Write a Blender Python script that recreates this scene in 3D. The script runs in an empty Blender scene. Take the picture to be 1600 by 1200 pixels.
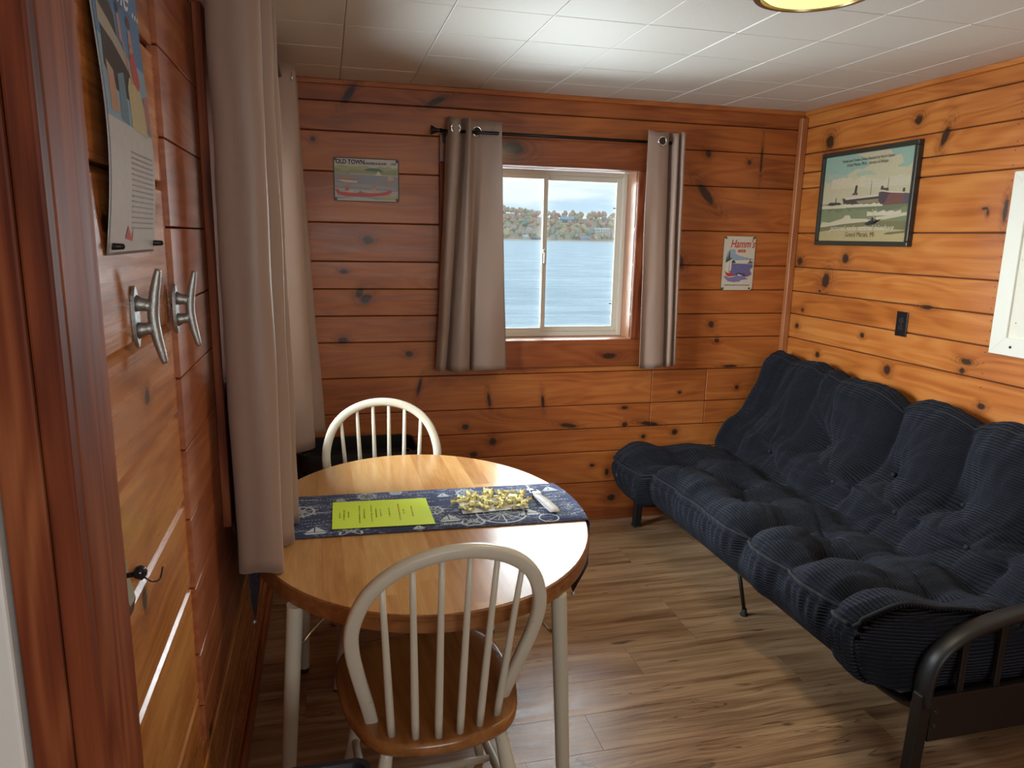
import bpy, bmesh, math, random
import numpy as np
from mathutils import Vector, Matrix, noise
random.seed(7)
PI = math.pi
SC = bpy.context.scene
COL = SC.collection
V = Vector

# ------------------------------------------------------------------ camera, world, lights, exposure
cam = bpy.data.objects.new('camera', bpy.data.cameras.new('camera'))
COL.objects.link(cam)
cam.data.sensor_width = 36.0
cam.data.lens = 1137.776 / 1600 * 36.0
cam.data.clip_end = 6000
cam.data.clip_start = 0.05
_r = V((0.9699, -0.2428, 0.0194)); _f = V((0.2418, 0.9502, -0.1966))
_u = _r.cross(_f).normalized(); _r = _f.cross(_u).normalized()
cam.matrix_world = Matrix(((_r.x, _u.x, -_f.x, 0), (_r.y, _u.y, -_f.y, 0), (_r.z, _u.z, -_f.z, 1.59), (0, 0, 0, 1)))
SC.camera = cam
SC.view_settings.view_transform = 'Standard'
SC.view_settings.look = 'None'
SC.view_settings.gamma = 1
SC.view_settings.use_curve_mapping = False
SC.view_settings.exposure = 0.0
SC.cycles.max_bounces = 10
SC.cycles.diffuse_bounces = 5
SC.cycles.glossy_bounces = 4
SC.cycles.transparent_max_bounces = 12
SC.cycles.caustics_reflective = False
SC.cycles.caustics_refractive = False
SC.cycles.sample_clamp_indirect = 4
try:
    SC.cycles.use_denoising = True
except Exception:
    pass


class G:
    """small node-graph builder"""
    def __init__(s, tree):
        s.t = tree
    def n(s, typ, ins=None, out=0, **props):
        nd = s.t.nodes.new('ShaderNode' + typ)
        for k, v in props.items():
            setattr(nd, k, v)
        for k, v in (ins or {}).items():
            sock = nd.inputs[k]
            if isinstance(v, bpy.types.NodeSocket):
                s.t.links.new(v, sock)
            else:
                sock.default_value = v
        return nd.outputs[out] if len(nd.outputs) else None
    def m(s, op, a, b=0.0, c=0.0, clamp=False):
        return s.n('Math', {0: a, 1: b, 2: c}, operation=op, use_clamp=clamp)
    def mr(s, v, a, b, c=0.0, d=1.0, smooth=True):
        return s.n('MapRange', {0: v, 1: a, 2: b, 3: c, 4: d}, interpolation_type='SMOOTHSTEP' if smooth else 'LINEAR')
    def mix(s, f, a, b, blend='MIX'):
        c = lambda v: v if isinstance(v, bpy.types.NodeSocket) else (tuple(v) + (1.0,))[:4]
        return s.n('Mix', {0: f, 6: c(a), 7: c(b)}, 2, data_type='RGBA', blend_type=blend)
    def xyz(s, v):
        nd = s.t.nodes.new('ShaderNodeSeparateXYZ'); s.t.links.new(v, nd.inputs[0])
        return nd.outputs
    def vec(s, x, y, z=0.0):
        return s.n('CombineXYZ', {0: x, 1: y, 2: z})
    def noise(s, v, scale=1.0, detail=3.0, rough=0.5, dist=0.0):
        return s.n('TexNoise', {'Vector': v, 'Scale': scale, 'Detail': detail, 'Roughness': rough, 'Distortion': dist})
    def attr(s, name, out='Fac'):
        nd = s.t.nodes.new('ShaderNodeAttribute'); nd.attribute_type = 'OBJECT'; nd.attribute_name = name
        return nd.outputs[out] if len(nd.outputs) else None
    def ramp(s, f, stops):
        nd = s.t.nodes.new('ShaderNodeValToRGB'); el = nd.color_ramp.elements
        while len(el) < len(stops): el.new(0.5)
        for e, (p, c) in zip(el, stops):
            e.position = p; e.color = (c + (1.0,))[:4]
        s.t.links.new(f, nd.inputs[0])
        return nd.outputs[0]


w = bpy.data.worlds.new('sky'); SC.world = w; w.use_nodes = True
g = G(w.node_tree)
tc = g.n('TexCoord', out='Generated')
x_, y_, z_ = g.xyz(tc)
zc = g.m('MAXIMUM', z_, 0.0)
cl = g.noise(g.vec(g.m('MULTIPLY', x_, 2.2), g.m('MULTIPLY', y_, 2.2), g.m('MULTIPLY', z_, 22.0)), 2.0, 5.0, 0.55)
cl = g.mr(cl, 0.38, 0.66)
clear = g.mix(g.mr(zc, 0.0, 0.5), (0.52, 0.70, 0.86), (0.42, 0.62, 0.86))
sky = g.mix(cl, clear, (0.88, 0.93, 0.97))
bg = w.node_tree.nodes['Background']
w.node_tree.links.new(sky, bg.inputs[0]); bg.inputs[1].default_value = 1.48


def area(name, loc, direction, sx, sy, power, color, spread=180):
    d = bpy.data.lights.new(name, 'AREA'); d.shape = 'RECTANGLE'; d.size = sx; d.size_y = sy
    d.energy = power; d.color = color; d.spread = math.radians(spread)
    o = bpy.data.objects.new(name, d); COL.objects.link(o); o.location = loc
    o.rotation_euler = V(direction).to_track_quat('-Z', 'Y').to_euler()
    return o


area('daylight_back_window', (1.22, 4.16, 1.55), (-0.05, -1, -0.30), 1.0, 1.0, 57, (0.90, 0.96, 1.0), 150)
area('daylight_left_window', (-0.62, 2.62, 1.60), (1, 0.0, -0.36), 1.05, 0.90, 78, (0.95, 0.97, 1.0), 125)
area('fill_behind_camera', (0.6, -1.66, 1.55), (0.12, 1, -0.1), 1.5, 0.95, 30, (1.0, 0.97, 0.93))  # added fill from behind the camera, not a known window

# ------------------------------------------------------------------ materials
def pmat(name):
    m = bpy.data.materials.new(name); m.use_nodes = True
    gg = G(m.node_tree); b = m.node_tree.nodes['Principled BSDF']
    return m, gg, b


MC = {}
def mat(name, col=(0.5, 0.5, 0.5), rough=0.5, metal=0.0, var=0.12, scale=12.0, bump=0.0, **kw):
    """plain surface with slight procedural mottling"""
    if name in MC: return MC[name]
    m, gg, b = pmat(name)
    p = gg.n('TexCoord', out='Object')
    nz = gg.noise(p, scale, 4.0, 0.6)
    lo = tuple(c * (1 - var) for c in col); hi = tuple(min(1, c * (1 + var)) for c in col)
    m.node_tree.links.new(gg.mix(nz, lo, hi), b.inputs['Base Color'])
    b.inputs['Roughness'].default_value = rough; b.inputs['Metallic'].default_value = metal
    if bump:
        bn = gg.n('Bump', {'Height': gg.noise(p, scale * 6, 3.0), 'Strength': bump, 'Distance': 0.002})
        m.node_tree.links.new(bn, b.inputs['Normal'])
    for k, v in kw.items(): b.inputs[k.replace('_', ' ')].default_value = v
    MC[name] = m
    return m


def emat(name, col, strength):
    m, gg, b = pmat(name)
    b.inputs['Base Color'].default_value = col + (1,)
    b.inputs['Emission Color'].default_value = col + (1,); b.inputs['Emission Strength'].default_value = strength
    return m


def pine(name, axis, knots, dark, mid, light, rough=0.36, contrast=1.0, coat=0.10, spec=0.5):
    """varnished knotty pine; axis 0: boards along x, 1: along y, 2: boards along z"""
    m, gg, b = pmat(name)
    P = gg.xyz(gg.n('NewGeometry', out='Position'))
    if axis == 0: u, v, dd = P[0], P[2], P[1]
    elif axis == 1: u, v, dd = P[1], P[2], P[0]
    else: u, v, dd = P[2], gg.m('ADD', P[0], P[1]), P[1]
    seed = gg.attr('seed'); tone = gg.attr('tone')
    pv = gg.vec(u, v)
    d = None
    for k in knots:
        q = gg.n('Mapping', {'Vector': pv, 'Location': (k[0], k[1], 0), 'Rotation': (0, 0, k[4] if len(k) > 4 else 0.0),
                             'Scale': (k[2], k[3], 1)}, vector_type='TEXTURE')
        l = gg.n('VectorMath', {0: q}, 1, operation='LENGTH')
        d = l if d is None else gg.m('MINIMUM', d, l)
    if d is None: d = gg.m('ADD', u, 1000.0)
    dn = gg.m('ADD', d, gg.m('MULTIPLY', gg.m('SUBTRACT', gg.noise(gg.vec(u, v, seed), 55.0, 2.0), 0.5), 0.6))
    halo = gg.mr(dn, 0.8, 3.4, 1.0, 0.0); core = gg.mr(dn, 0.78, 1.18, 1.0, 0.0)
    v2 = gg.m('ADD', v, gg.m('MULTIPLY', halo, 0.018))
    so = gg.m('MULTIPLY', seed, 7.3)
    g1 = gg.noise(gg.vec(gg.m('MULTIPLY', u, 1.1), gg.m('MULTIPLY', v2, 26.0), so), 1.0, 4.0, 0.55, 0.6)
    g2 = gg.noise(gg.vec(gg.m('MULTIPLY', u, 3.0), gg.m('MULTIPLY', v2, 190.0), so), 1.0, 3.0, 0.6)
    fig = gg.noise(gg.vec(gg.m('MULTIPLY', u, 0.9), gg.m('MULTIPLY', v2, 7.0), so), 1.0, 2.0, 0.5, 0.4)
    band = gg.m('MULTIPLY_ADD', gg.m('SINE', gg.m('MULTIPLY', fig, 62.0)), 0.5, 0.5)
    ring = gg.m('MULTIPLY', gg.m('MULTIPLY', gg.m('SINE', gg.m('MULTIPLY', dn, 9.0)), halo), 0.22)
    big = gg.noise(gg.vec(gg.m('MULTIPLY', u, 2.2), gg.m('MULTIPLY', v, 3.0), so), 1.0, 2.0)
    k1 = gg.m('MULTIPLY', gg.m('SUBTRACT', g1, 0.5), 0.7 * contrast)
    k2 = gg.m('MULTIPLY', gg.m('SUBTRACT', band, 0.5), 0.22 * contrast)
    k3 = gg.m('MULTIPLY', gg.m('SUBTRACT', big, 0.5), 0.9 * contrast)
    k4 = gg.m('MULTIPLY', gg.m('SUBTRACT', g2, 0.5), 0.22 * contrast)
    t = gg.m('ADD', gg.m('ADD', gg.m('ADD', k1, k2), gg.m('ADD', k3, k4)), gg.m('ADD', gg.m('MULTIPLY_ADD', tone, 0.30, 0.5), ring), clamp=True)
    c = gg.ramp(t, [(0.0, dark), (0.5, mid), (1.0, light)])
    c = gg.mix(gg.m('MULTIPLY', halo, 0.42), c, tuple(x * 0.55 for x in dark))
    c = gg.mix(gg.m('MULTIPLY', core, 0.92), c, (0.022, 0.012, 0.008))
    L = m.node_tree.links
    L.new(c, b.inputs['Base Color'])
    L.new(gg.mr(g1, 0.2, 0.8, rough - 0.06, rough + 0.08), b.inputs['Roughness'])
    b.inputs['Specular IOR Level'].default_value = spec
    b.inputs['Coat Weight'].default_value = coat; b.inputs['Coat Roughness'].default_value = 0.12
    bn = gg.n('Bump', {'Height': gg.m('ADD', g2, gg.m('MULTIPLY', big, 1.5)), 'Strength': 0.25, 'Distance': 0.0012})
    L.new(bn, b.inputs['Normal'])
    return m


def wood_small(name, dark, light, axis=1, rough=0.3, scale=1.0):
    m, gg, b = pmat(name)
    P = gg.xyz(gg.n('TexCoord', out='Object'))
    u = P[axis]; a, c = [P[i] for i in range(3) if i != axis]
    q = gg.vec(gg.m('MULTIPLY', u, 4.0 * scale), gg.m('MULTIPLY', a, 45.0 * scale), gg.m('MULTIPLY', c, 45.0 * scale))
    n1 = gg.noise(q, 1.0, 4.0, 0.6, 0.5)
    m.node_tree.links.new(gg.ramp(n1, [(0.25, dark), (0.75, light)]), b.inputs['Base Color'])
    b.inputs['Roughness'].default_value = rough
    b.inputs['Coat Weight'].default_value = 0.3; b.inputs['Coat Roughness'].default_value = 0.15
    return m


# ------------------------------------------------------------------ geometry helpers
def tag(o, label=None, cat=None, group=None, kind=None):
    if label: o['label'] = label
    if cat: o['category'] = cat
    if group: o['group'] = group
    if kind: o['kind'] = kind
    return o


def thing(name, loc, label, cat, group=None):
    o = bpy.data.objects.new(name, None); COL.objects.link(o); o.location = loc; o.empty_display_size = 0.05
    return tag(o, label, cat, group)


def struct(name, loc=(0, 0, 0)):
    o = bpy.data.objects.new(name, None); COL.objects.link(o); o.location = loc
    return tag(o, kind='structure')


def obj(name, bm, mats, parent=None, smooth=False, mods=None, label=None, auto=None):
    me = bpy.data.meshes.new(name)
    if isinstance(bm, bmesh.types.BMesh):
        bmesh.ops.recalc_face_normals(bm, faces=bm.faces[:])
        bm.to_mesh(me); bm.free()
    else:
        me.from_pydata(*bm)
    for mm in (mats if isinstance(mats, (list, tuple)) else [mats]): me.materials.append(mm)
    if smooth:
        me.polygons.foreach_set('use_smooth', [True] * len(me.polygons))
        if auto:
            me.set_sharp_from_angle(angle=math.radians(auto))
    o = bpy.data.objects.new(name, me); COL.objects.link(o)
    if parent:
        o.parent = parent
        if parent.type == 'EMPTY':
            o.matrix_parent_inverse = Matrix.Translation(parent.location).inverted()
    if label: o['label'] = label
    return o


def BM(): return bmesh.new()


def box(bm, lo, hi, bev=0.0, seg=1, mtx=None):
    vs = [bm.verts.new((x, y, z)) for x in (lo[0], hi[0]) for y in (lo[1], hi[1]) for z in (lo[2], hi[2])]
    F = [(0, 1, 3, 2), (4, 6, 7, 5), (0, 4, 5, 1), (2, 3, 7, 6), (0, 2, 6, 4), (1, 5, 7, 3)]
    fs = [bm.faces.new([vs[i] for i in f]) for f in F]
    es = list({e for f in fs for e in f.edges})
    out = vs
    if bev > 0:
        r = bmesh.ops.bevel(bm, geom=es, offset=bev, segments=seg, affect='EDGES', profile=0.5)
        out = list({v for f in r['faces'] for v in f.verts} | {v for v in vs if v.is_valid})
    if mtx is not None: bmesh.ops.transform(bm, matrix=mtx, verts=out)
    return bm


def tube(bm, pts, rad, n=10, flat=1.0, up=None, cap=True):
    """sweep an oval section along pts; rad number or list; flat = ratio of second radius along 'up'"""
    pts = [V(p) for p in pts]; N = len(pts)
    rad = rad if isinstance(rad, (list, tuple)) else [rad] * N
    rings = []; prev = V(up) if up is not None else None
    for i in range(N):
        t = (pts[min(i + 1, N - 1)] - pts[max(i - 1, 0)]).normalized()
        if prev is None:
            prev = V((0, 0, 1)) if abs(t.z) < 0.9 else V((1, 0, 0))
        a = prev - t * prev.dot(t)
        a = a.normalized() if a.length > 1e-6 else t.orthogonal().normalized()
        if up is None: prev = a
        bb = t.cross(a)
        rings.append([bm.verts.new(pts[i] + a * math.cos(2 * PI * k / n) * rad[i] * flat + bb * math.sin(2 * PI * k / n) * rad[i]) for k in range(n)])
    for i in range(N - 1):
        for k in range(n):
            bm.faces.new((rings[i][k], rings[i][(k + 1) % n], rings[i + 1][(k + 1) % n], rings[i + 1][k]))
    if cap:
        bm.faces.new(rings[0]); bm.faces.new(rings[-1])
    return bm


def lathe(bm, prof, center=(0, 0, 0), n=20, axis='z', cap=True):
    c = V(center); rings = []
    for r, h in prof:
        ring = []
        for k in range(n):
            a = 2 * PI * k / n
            p = V((r * math.cos(a), r * math.sin(a), h))
            if axis == 'x': p = V((h, p.x, p.y))
            elif axis == 'y': p = V((p.x, h, p.y))
            ring.append(bm.verts.new(c + p))
        rings.append(ring)
    for i in range(len(rings) - 1):
        for k in range(n):
            bm.faces.new((rings[i][k], rings[i][(k + 1) % n], rings[i + 1][(k + 1) % n], rings[i + 1][k]))
    if cap:
        bm.faces.new(rings[0]); bm.faces.new(rings[-1])
    return bm


def prism(bm, pts, z0, z1, fn=None):
    fn = fn or (lambda x, y, z: (x, y, z))
    a = [bm.verts.new(fn(x, y, z0)) for x, y in pts]; b = [bm.verts.new(fn(x, y, z1)) for x, y in pts]
    n = len(pts)
    for i in range(n):
        bm.faces.new((a[i], a[(i + 1) % n], b[(i + 1) % n], b[i]))
    bm.faces.new(a); bm.faces.new(b)
    return bm


def spline(pts, sub=8, closed=False):
    P = [np.array(p, float) for p in pts]; n = len(P); out = []
    rng = range(n) if closed else range(n - 1)
    for i in rng:
        if closed: p0, p1, p2, p3 = P[i - 1], P[i], P[(i + 1) % n], P[(i + 2) % n]
        else: p0, p1, p2, p3 = P[max(i - 1, 0)], P[i], P[i + 1], P[min(i + 2, n - 1)]
        for k in range(sub):
            t = k / sub
            out.append(0.5 * ((2 * p1) + (-p0 + p2) * t + (2 * p0 - 5 * p1 + 4 * p2 - p3) * t * t + (-p0 + 3 * p1 - 3 * p2 + p3) * t ** 3))
    if not closed: out.append(P[-1])
    return out


def text(name, body, size, material, origin, R, U, parent, align='LEFT', shear=0.0, sx=1.0, lift=0.0006, thick=0.0):
    cu = bpy.data.curves.new(name, 'FONT'); cu.body = body; cu.size = size; cu.align_x = align; cu.shear = shear; cu.resolution_u = 3
    cu.offset = thick
    tmp = bpy.data.objects.new(name, cu); COL.objects.link(tmp)
    dg = bpy.context.evaluated_depsgraph_get(); dg.update()
    me = bpy.data.meshes.new_from_object(tmp.evaluated_get(dg))
    bpy.data.objects.remove(tmp); bpy.data.curves.remove(cu)
    R = V(R).normalized(); U = V(U).normalized(); N = R.cross(U); o0 = V(origin) + N * lift
    for v in me.vertices:
        c = v.co.copy(); v.co = o0 + R * (c.x * sx) + U * c.y
    me.materials.clear(); me.materials.append(material)
    o = bpy.data.objects.new(name, me); COL.objects.link(o); o.parent = parent
    if parent.type == 'EMPTY': o.matrix_parent_inverse = Matrix.Translation(parent.location).inverted()
    return o


def pcol(c, rough=0.45):
    return mat('print_%d_%d_%d_%d' % (c[0] * 255, c[1] * 255, c[2] * 255, rough * 100), c, rough, var=0.10, scale=60)


def art(name, parent, origin, R, U, items, rough=0.45, lift=0.0003, warp=None, dz=0.00003):
    """flat print: coloured outlines (u,v in metres) stacked a hair apart"""
    R = V(R).normalized(); U = V(U).normalized(); N = R.cross(U); o0 = V(origin)
    bm = BM(); mats = []
    if warp:                                   # cut into strips that can follow a bent sheet
        cut = []
        for c, poly in items:
            v0, v1 = min(p[1] for p in poly), max(p[1] for p in poly); nb = max(1, int((v1 - v0) / 0.018))
            for k in range(nb):
                la, lb = v0 + (v1 - v0) * k / nb, v0 + (v1 - v0) * (k + 1) / nb; cur = list(poly)
                for lim, sg in ((la, 1), (lb, -1)):
                    nx_ = []
                    for p, q_ in zip(cur, cur[1:] + cur[:1]):
                        dp, dq = (p[1] - lim) * sg, (q_[1] - lim) * sg
                        if dp >= 0: nx_.append(p)
                        if dp * dq < 0: nx_.append((p[0] + (q_[0] - p[0]) * dp / (dp - dq), lim))
                    cur = nx_
                if len(cur) > 2: cut.append((c, cur, len(cut)))
        items = [(c, poly) for c, poly, _ in cut]
        dz = 0.000012
    for i, (c, poly) in enumerate(items):
        mm = pcol(c, rough)
        if mm not in mats: mats.append(mm)
        vs = []
        for (a, b) in poly:
            p = o0 + R * a + U * b + N * (lift + i * dz)
            vs.append(bm.verts.new(warp(p, a, b) if warp else p))
        f = bm.faces.new(vs); f.material_index = mats.index(mm)
    me = bpy.data.meshes.new(name)
    bm.normal_update()
    bmesh.ops.triangulate(bm, faces=bm.faces[:])
    for f in bm.faces:
        f.normal_update()
        if f.normal.dot(N) < 0: f.normal_flip()
    bm.to_mesh(me); bm.free()
    for mm in mats: me.materials.append(mm)
    o = bpy.data.objects.new(name, me); COL.objects.link(o); o.parent = parent
    if parent.type == 'EMPTY': o.matrix_parent_inverse = Matrix.Translation(parent.location).inverted()
    return o


def ell(cx, cy, rx, ry, n=16, a0=0, a1=2 * PI):
    full = abs(a1 - a0 - 2 * PI) < 1e-6
    return [(cx + rx * math.cos(a0 + (a1 - a0) * k / (n if full else n - 1)), cy + ry * math.sin(a0 + (a1 - a0) * k / (n if full else n - 1))) for k in range(n)]


def copy_tree(o, parent=None):
    c = o.copy(); COL.objects.link(c)
    if parent:
        c.parent = parent; c.matrix_parent_inverse = o.matrix_parent_inverse.copy()
    for ch in o.children:
        copy_tree(ch, c)
    return c


# ------------------------------------------------------------------ room constants
L, RX, BY, CZ = -0.29, 2.6125, 3.75, 2.308
LP = -0.281                     # face of the raised board panel on the left wall
FY = -1.6                       # wall behind the viewpoint
KX = -1.8                       # kitchen side wall

KB = [(-0.047,2.034,0.012,0.012),(0.202,1.566,0.024,0.020),(0.080,1.411,0.018,0.012),(0.155,1.305,0.016,0.026,-0.5),(0.185,1.275,0.03,0.02,0.5),(0.068,1.065,0.024,0.015),(0.400,0.990,0.021,0.015),
 (2.032,2.061,0.016,0.018),(2.285,2.025,0.012,0.012),(1.901,1.482,0.022,0.045,0.4),(2.123,1.127,0.018,0.018),(2.167,1.034,0.015,0.013),(1.954,0.735,0.012,0.009),(2.320,0.754,0.012,0.012),
 (1.938,0.499,0.018,0.018),(1.742,0.482,0.013,0.013),(0.699,0.586,0.019,0.015),(0.852,0.496,0.02,0.021),(0.746,0.429,0.021,0.014),(1.284,0.567,0.050,0.012,-0.15),(1.617,0.657,0.020,0.009),
 (1.623,0.559,0.015,0.015),(1.435,0.326,0.013,0.010),(1.527,0.282,0.012,0.020),(1.281,0.125,0.016,0.016),(1.562,0.125,0.024,0.018),(0.125,2.246,0.018,0.050,-0.6),(0.544,2.240,0.05,0.014,0.45),
 (0.452,0.812,0.009,0.044,-0.25),(0.828,0.730,0.009,0.041,0.15),(1.131,0.712,0.009,0.039,0.1),(2.035,1.845,0.022,0.075,0.75),(1.777,0.556,0.060,0.012,-0.15),(2.262,0.882,0.047,0.008),(2.359,2.041,0.006,0.075)]
KR = [(3.517,2.122,0.032,0.035),(2.911,2.149,0.022,0.020),(2.749,2.058,0.018,0.045,0.35),(3.438,1.398,0.028,0.040,0.25),(3.477,1.337,0.009,0.007),(3.299,1.519,0.024,0.023),(3.677,1.493,0.022,0.020),(3.611,1.222,0.010,0.010),
 (3.649,1.127,0.018,0.015),(3.115,1.142,0.016,0.013),(3.444,0.991,0.017,0.016),(2.919,1.000,0.022,0.022),(2.728,1.321,0.03,0.010),(2.479,1.114,0.030,0.012),(2.495,1.073,0.013,0.013),(2.377,0.943,0.019,0.013),(2.40,1.735,0.010,0.045),(2.495,1.745,0.016,0.006),(2.48,1.73,0.006,0.014)]
KL = [(1.267,1.325,0.014,0.012),(1.111,1.60,0.012,0.012),(1.6,0.49,0.02,0.05),(1.15,1.03,0.014,0.02),(1.9,0.62,0.02,0.05)]
DK, MD, LT = (0.20, 0.046, 0.011), (0.40, 0.115, 0.025), (0.53, 0.19, 0.045)
pine_b = pine('pine_back', 0, KB, DK, MD, LT, rough=0.42, coat=0.04)
pine_r = pine('pine_right', 1, KR, (0.20, 0.047, 0.010), (0.45, 0.140, 0.027), (0.60, 0.25, 0.060))
pine_l = pine('pine_left', 1, KL, (0.22, 0.062, 0.015), (0.48, 0.175, 0.042), (0.66, 0.31, 0.085), rough=0.26)
red_x = pine('stained_trim_along_x', 0, [(0.93, 2.035, 0.06, 0.03), (1.5, 0.96, 0.04, 0.015)], (0.12, 0.026, 0.008), (0.25, 0.062, 0.017), (0.36, 0.11, 0.03))
red_y = pine('stained_trim_along_y', 1, [], (0.15, 0.034, 0.013), (0.30, 0.085, 0.030), (0.43, 0.16, 0.065), rough=0.40)
red_z = pine('stained_trim_along_z', 2, [], (0.07, 0.013, 0.006), (0.20, 0.047, 0.017), (0.33, 0.105, 0.038), contrast=1.5, rough=0.55, coat=0.0, spec=0.15)
pine_z = pine('pine_trim_along_z', 2, [], (0.2, 0.06, 0.018), (0.36, 0.13, 0.045), (0.5, 0.22, 0.09))
groove = mat('dark_joint', (0.075, 0.024, 0.010), 0.8)


def plank(name, lo, hi, m, parent, bev=0.003, tone=None, seg=1):
    o = obj(name, box(BM(), lo, hi, bev, seg), m, parent)
    o['seed'] = random.uniform(0, 10.0); o['tone'] = random.uniform(-0.7, 0.7) if tone is None else tone
    return o


def board_wall(root, m, axis, face, inward, u0, u1, zl, holes=(), joints=None, gap=0.004, th=0.018, bev=0.003, tones=None, chamfer=0.0):
    """horizontal boards; zl falling z of the joints; joints {row: [u,...]} butt joints"""
    n = 0
    for i in range(len(zl) - 1):
        zt, zb = zl[i] - gap / 2, zl[i + 1] + gap / 2
        cuts = [u0] + sorted((joints or {}).get(i, [])) + [u1]
        rects = [(cuts[k] + (0.0012 if k else 0), cuts[k + 1] - (0.0012 if k < len(cuts) - 2 else 0), zb, zt) for k in range(len(cuts) - 1)]
        for (ha, hb, hz0, hz1) in holes:
            new = []
            for (a, b, c, d) in rects:
                if hb <= a or ha >= b or hz1 <= c or hz0 >= d: new.append((a, b, c, d)); continue
                if a < ha: new.append((a, ha, c, d))
                if b > hb: new.append((hb, b, c, d))
                aa, bb = max(a, ha), min(b, hb)
                if d > hz1: new.append((aa, bb, hz1, d))
                if c < hz0: new.append((aa, bb, c, hz0))
            rects = new
        for (a, b, c, d) in rects:
            if b - a < 0.01 or d - c < 0.006: continue
            f0, f1 = sorted((face, face - inward * th))
            tn = None if tones is None else tones[i % len(tones)] + random.uniform(-0.2, 0.2)
            if chamfer:
                pr_ = [(f0, c), (f1 - 0.002, c), (f1, c + 0.002), (f1, d - chamfer), (f1 - chamfer, d), (f0, d)]
                o = obj('plank', prism(BM(), pr_, a, b, lambda x, z, y: (x, y, z)), m, root); o['seed'] = random.uniform(0, 10.0); o['tone'] = tn or 0.0
                continue
            lo, hi = ((a, f0, c), (b, f1, d)) if axis == 0 else ((f0, a, c), (f1, b, d))
            plank('plank', lo, hi, m, root, bev, tn)
            n += 1
    return n


def slab_with_hole(name, m, root, axis, d0, d1, u0, u1, z0, z1, holes):
    us = sorted({u0, u1, *[h[0] for h in holes], *[h[1] for h in holes]}); zs = sorted({z0, z1, *[h[2] for h in holes], *[h[3] for h in holes]})
    bm = BM()
    for a, b in zip(us, us[1:]):
        for c, d in zip(zs, zs[1:]):
            if any(a >= h[0] - 1e-6 and b <= h[1] + 1e-6 and c >= h[2] - 1e-6 and d <= h[3] + 1e-6 for h in holes): continue
            box(bm, (a, d0, c) if axis == 0 else (d0, a, c), (b, d1, d) if axis == 0 else (d1, b, d))
    return obj(name, bm, m, root)


# ------------------------------------------------------------------ walls
W1 = (0.68, 1.626, 1.053, 1.953)         # back window opening (x0,x1,z0,z1)
W2 = (2.00, 3.12, 0.96, 1.98)            # left window opening (y0,y1,z0,z1)
wb = struct('wall_back', (1.16, BY, 0))
slab_with_hole('backing', groove, wb, 0, BY + 0.018, BY + 0.14, L - 0.2, RX + 0.15, 0, CZ + 0.05, [(W1[0] - 0.018, W1[1] + 0.018, W1[2] - 0.018, W1[3] + 0.018)])
ZB = [2.290, 2.211, 2.0755, 1.889, 1.6485, 1.460, 1.3235, 1.188, 1.053, 0.8685, 0.6795, 0.5425, 0.4065, 0.224, 0.02]
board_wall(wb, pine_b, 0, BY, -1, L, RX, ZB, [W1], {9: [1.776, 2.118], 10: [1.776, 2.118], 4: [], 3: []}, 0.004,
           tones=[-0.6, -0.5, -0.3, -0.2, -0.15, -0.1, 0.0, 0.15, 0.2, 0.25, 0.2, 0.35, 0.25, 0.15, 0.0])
wr = struct('wall_right', (RX, 1.2, 0))
slab_with_hole('backing', groove, wr, 1, RX + 0.018, RX + 0.12, FY - 0.1, BY + 0.1, 0, CZ + 0.05, [])
ZR = [2.290, 2.218, 2.079, 1.978, 1.893, 1.6485, 1.459, 1.322, 1.192, 1.054, 0.8685, 0.6795, 0.5425, 0.4065, 0.224, 0.02]
board_wall(wr, pine_r, 1, RX, -1, FY, BY, ZR, [], {3: [0.9], 5: [0.4], 7: [1.3], 9: [0.8], 11: [2.0]}, 0.005,
           tones=[-0.1, 0.1, 0.1, 0.25, 0.3, 0.1, 0.15, 0.3, 0.2, 0.35, 0.4, 0.2, 0.2, 0.1, 0.0])
bm = BM(); rq_ = random.Random(4)
for i_, yn in enumerate((2.392, 1.58, 0.77)):
    for zt_, zb_ in zip(ZR, ZR[1:]):
        for f_ in (0.18, 0.5, 0.82):
            if zt_ - zb_ < 0.12 and f_ == 0.5: continue
            lathe(bm, [(0.0, -0.0008), (0.0022, -0.0007), (0.0024, 0.001)], (RX, yn + rq_.uniform(-0.006, 0.006), zb_ + (zt_ - zb_) * f_), 7, 'x', cap=False)
nl = obj('nail_heads', bm, mat('dark_nail', (0.03, 0.02, 0.015), 0.5, 0.5), wr); nl['kind'] = 'stuff'
wl = struct('wall_left', (L, 2.3, 0))
slab_with_hole('backing', groove, wl, 1, L - 0.13, L - 0.018, 0.93, BY + 0.1, 0, CZ + 0.05, [(W2[0] - 0.018, W2[1] + 0.018, W2[2] - 0.018, W2[3] + 0.018)])
ZL = [CZ, 2.12, 1.91, 1.676, 1.420, 1.243, 1.063, 0.882, 0.632, 0.45, 0.26, 0.02]
YS = 1.500                                # seam where the raised panel starts
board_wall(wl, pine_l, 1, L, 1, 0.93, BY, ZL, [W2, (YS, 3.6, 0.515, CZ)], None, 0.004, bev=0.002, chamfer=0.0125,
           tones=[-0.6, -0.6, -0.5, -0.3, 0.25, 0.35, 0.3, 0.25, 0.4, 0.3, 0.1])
panel_rows = [CZ, 2.09, 1.915, 1.757, 1.597, 1.452, 1.31, 1.165, 1.02, 0.87, 0.72, 0.60, 0.515]
board_wall(wl, red_y, 1, LP, 1, YS, 3.6, panel_rows, [W2], None, 0.003, th=0.02, bev=0.0015, tones=[0.1, 0.3, 0.2, 0.1, 0.25, 0.3])
wf = struct('wall_front', (0.4, FY, 0))
W3 = (-0.2, 1.4, 1.05, 2.05)  # unseen opening, added to let the fill light in
slab_with_hole('backing', groove, wf, 0, FY - 0.14, FY - 0.018, KX - 0.1, RX + 0.1, 0, CZ + 0.05, [W3])
board_wall(wf, pine_b, 0, FY, 1, KX, RX, ZB, [W3])
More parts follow.
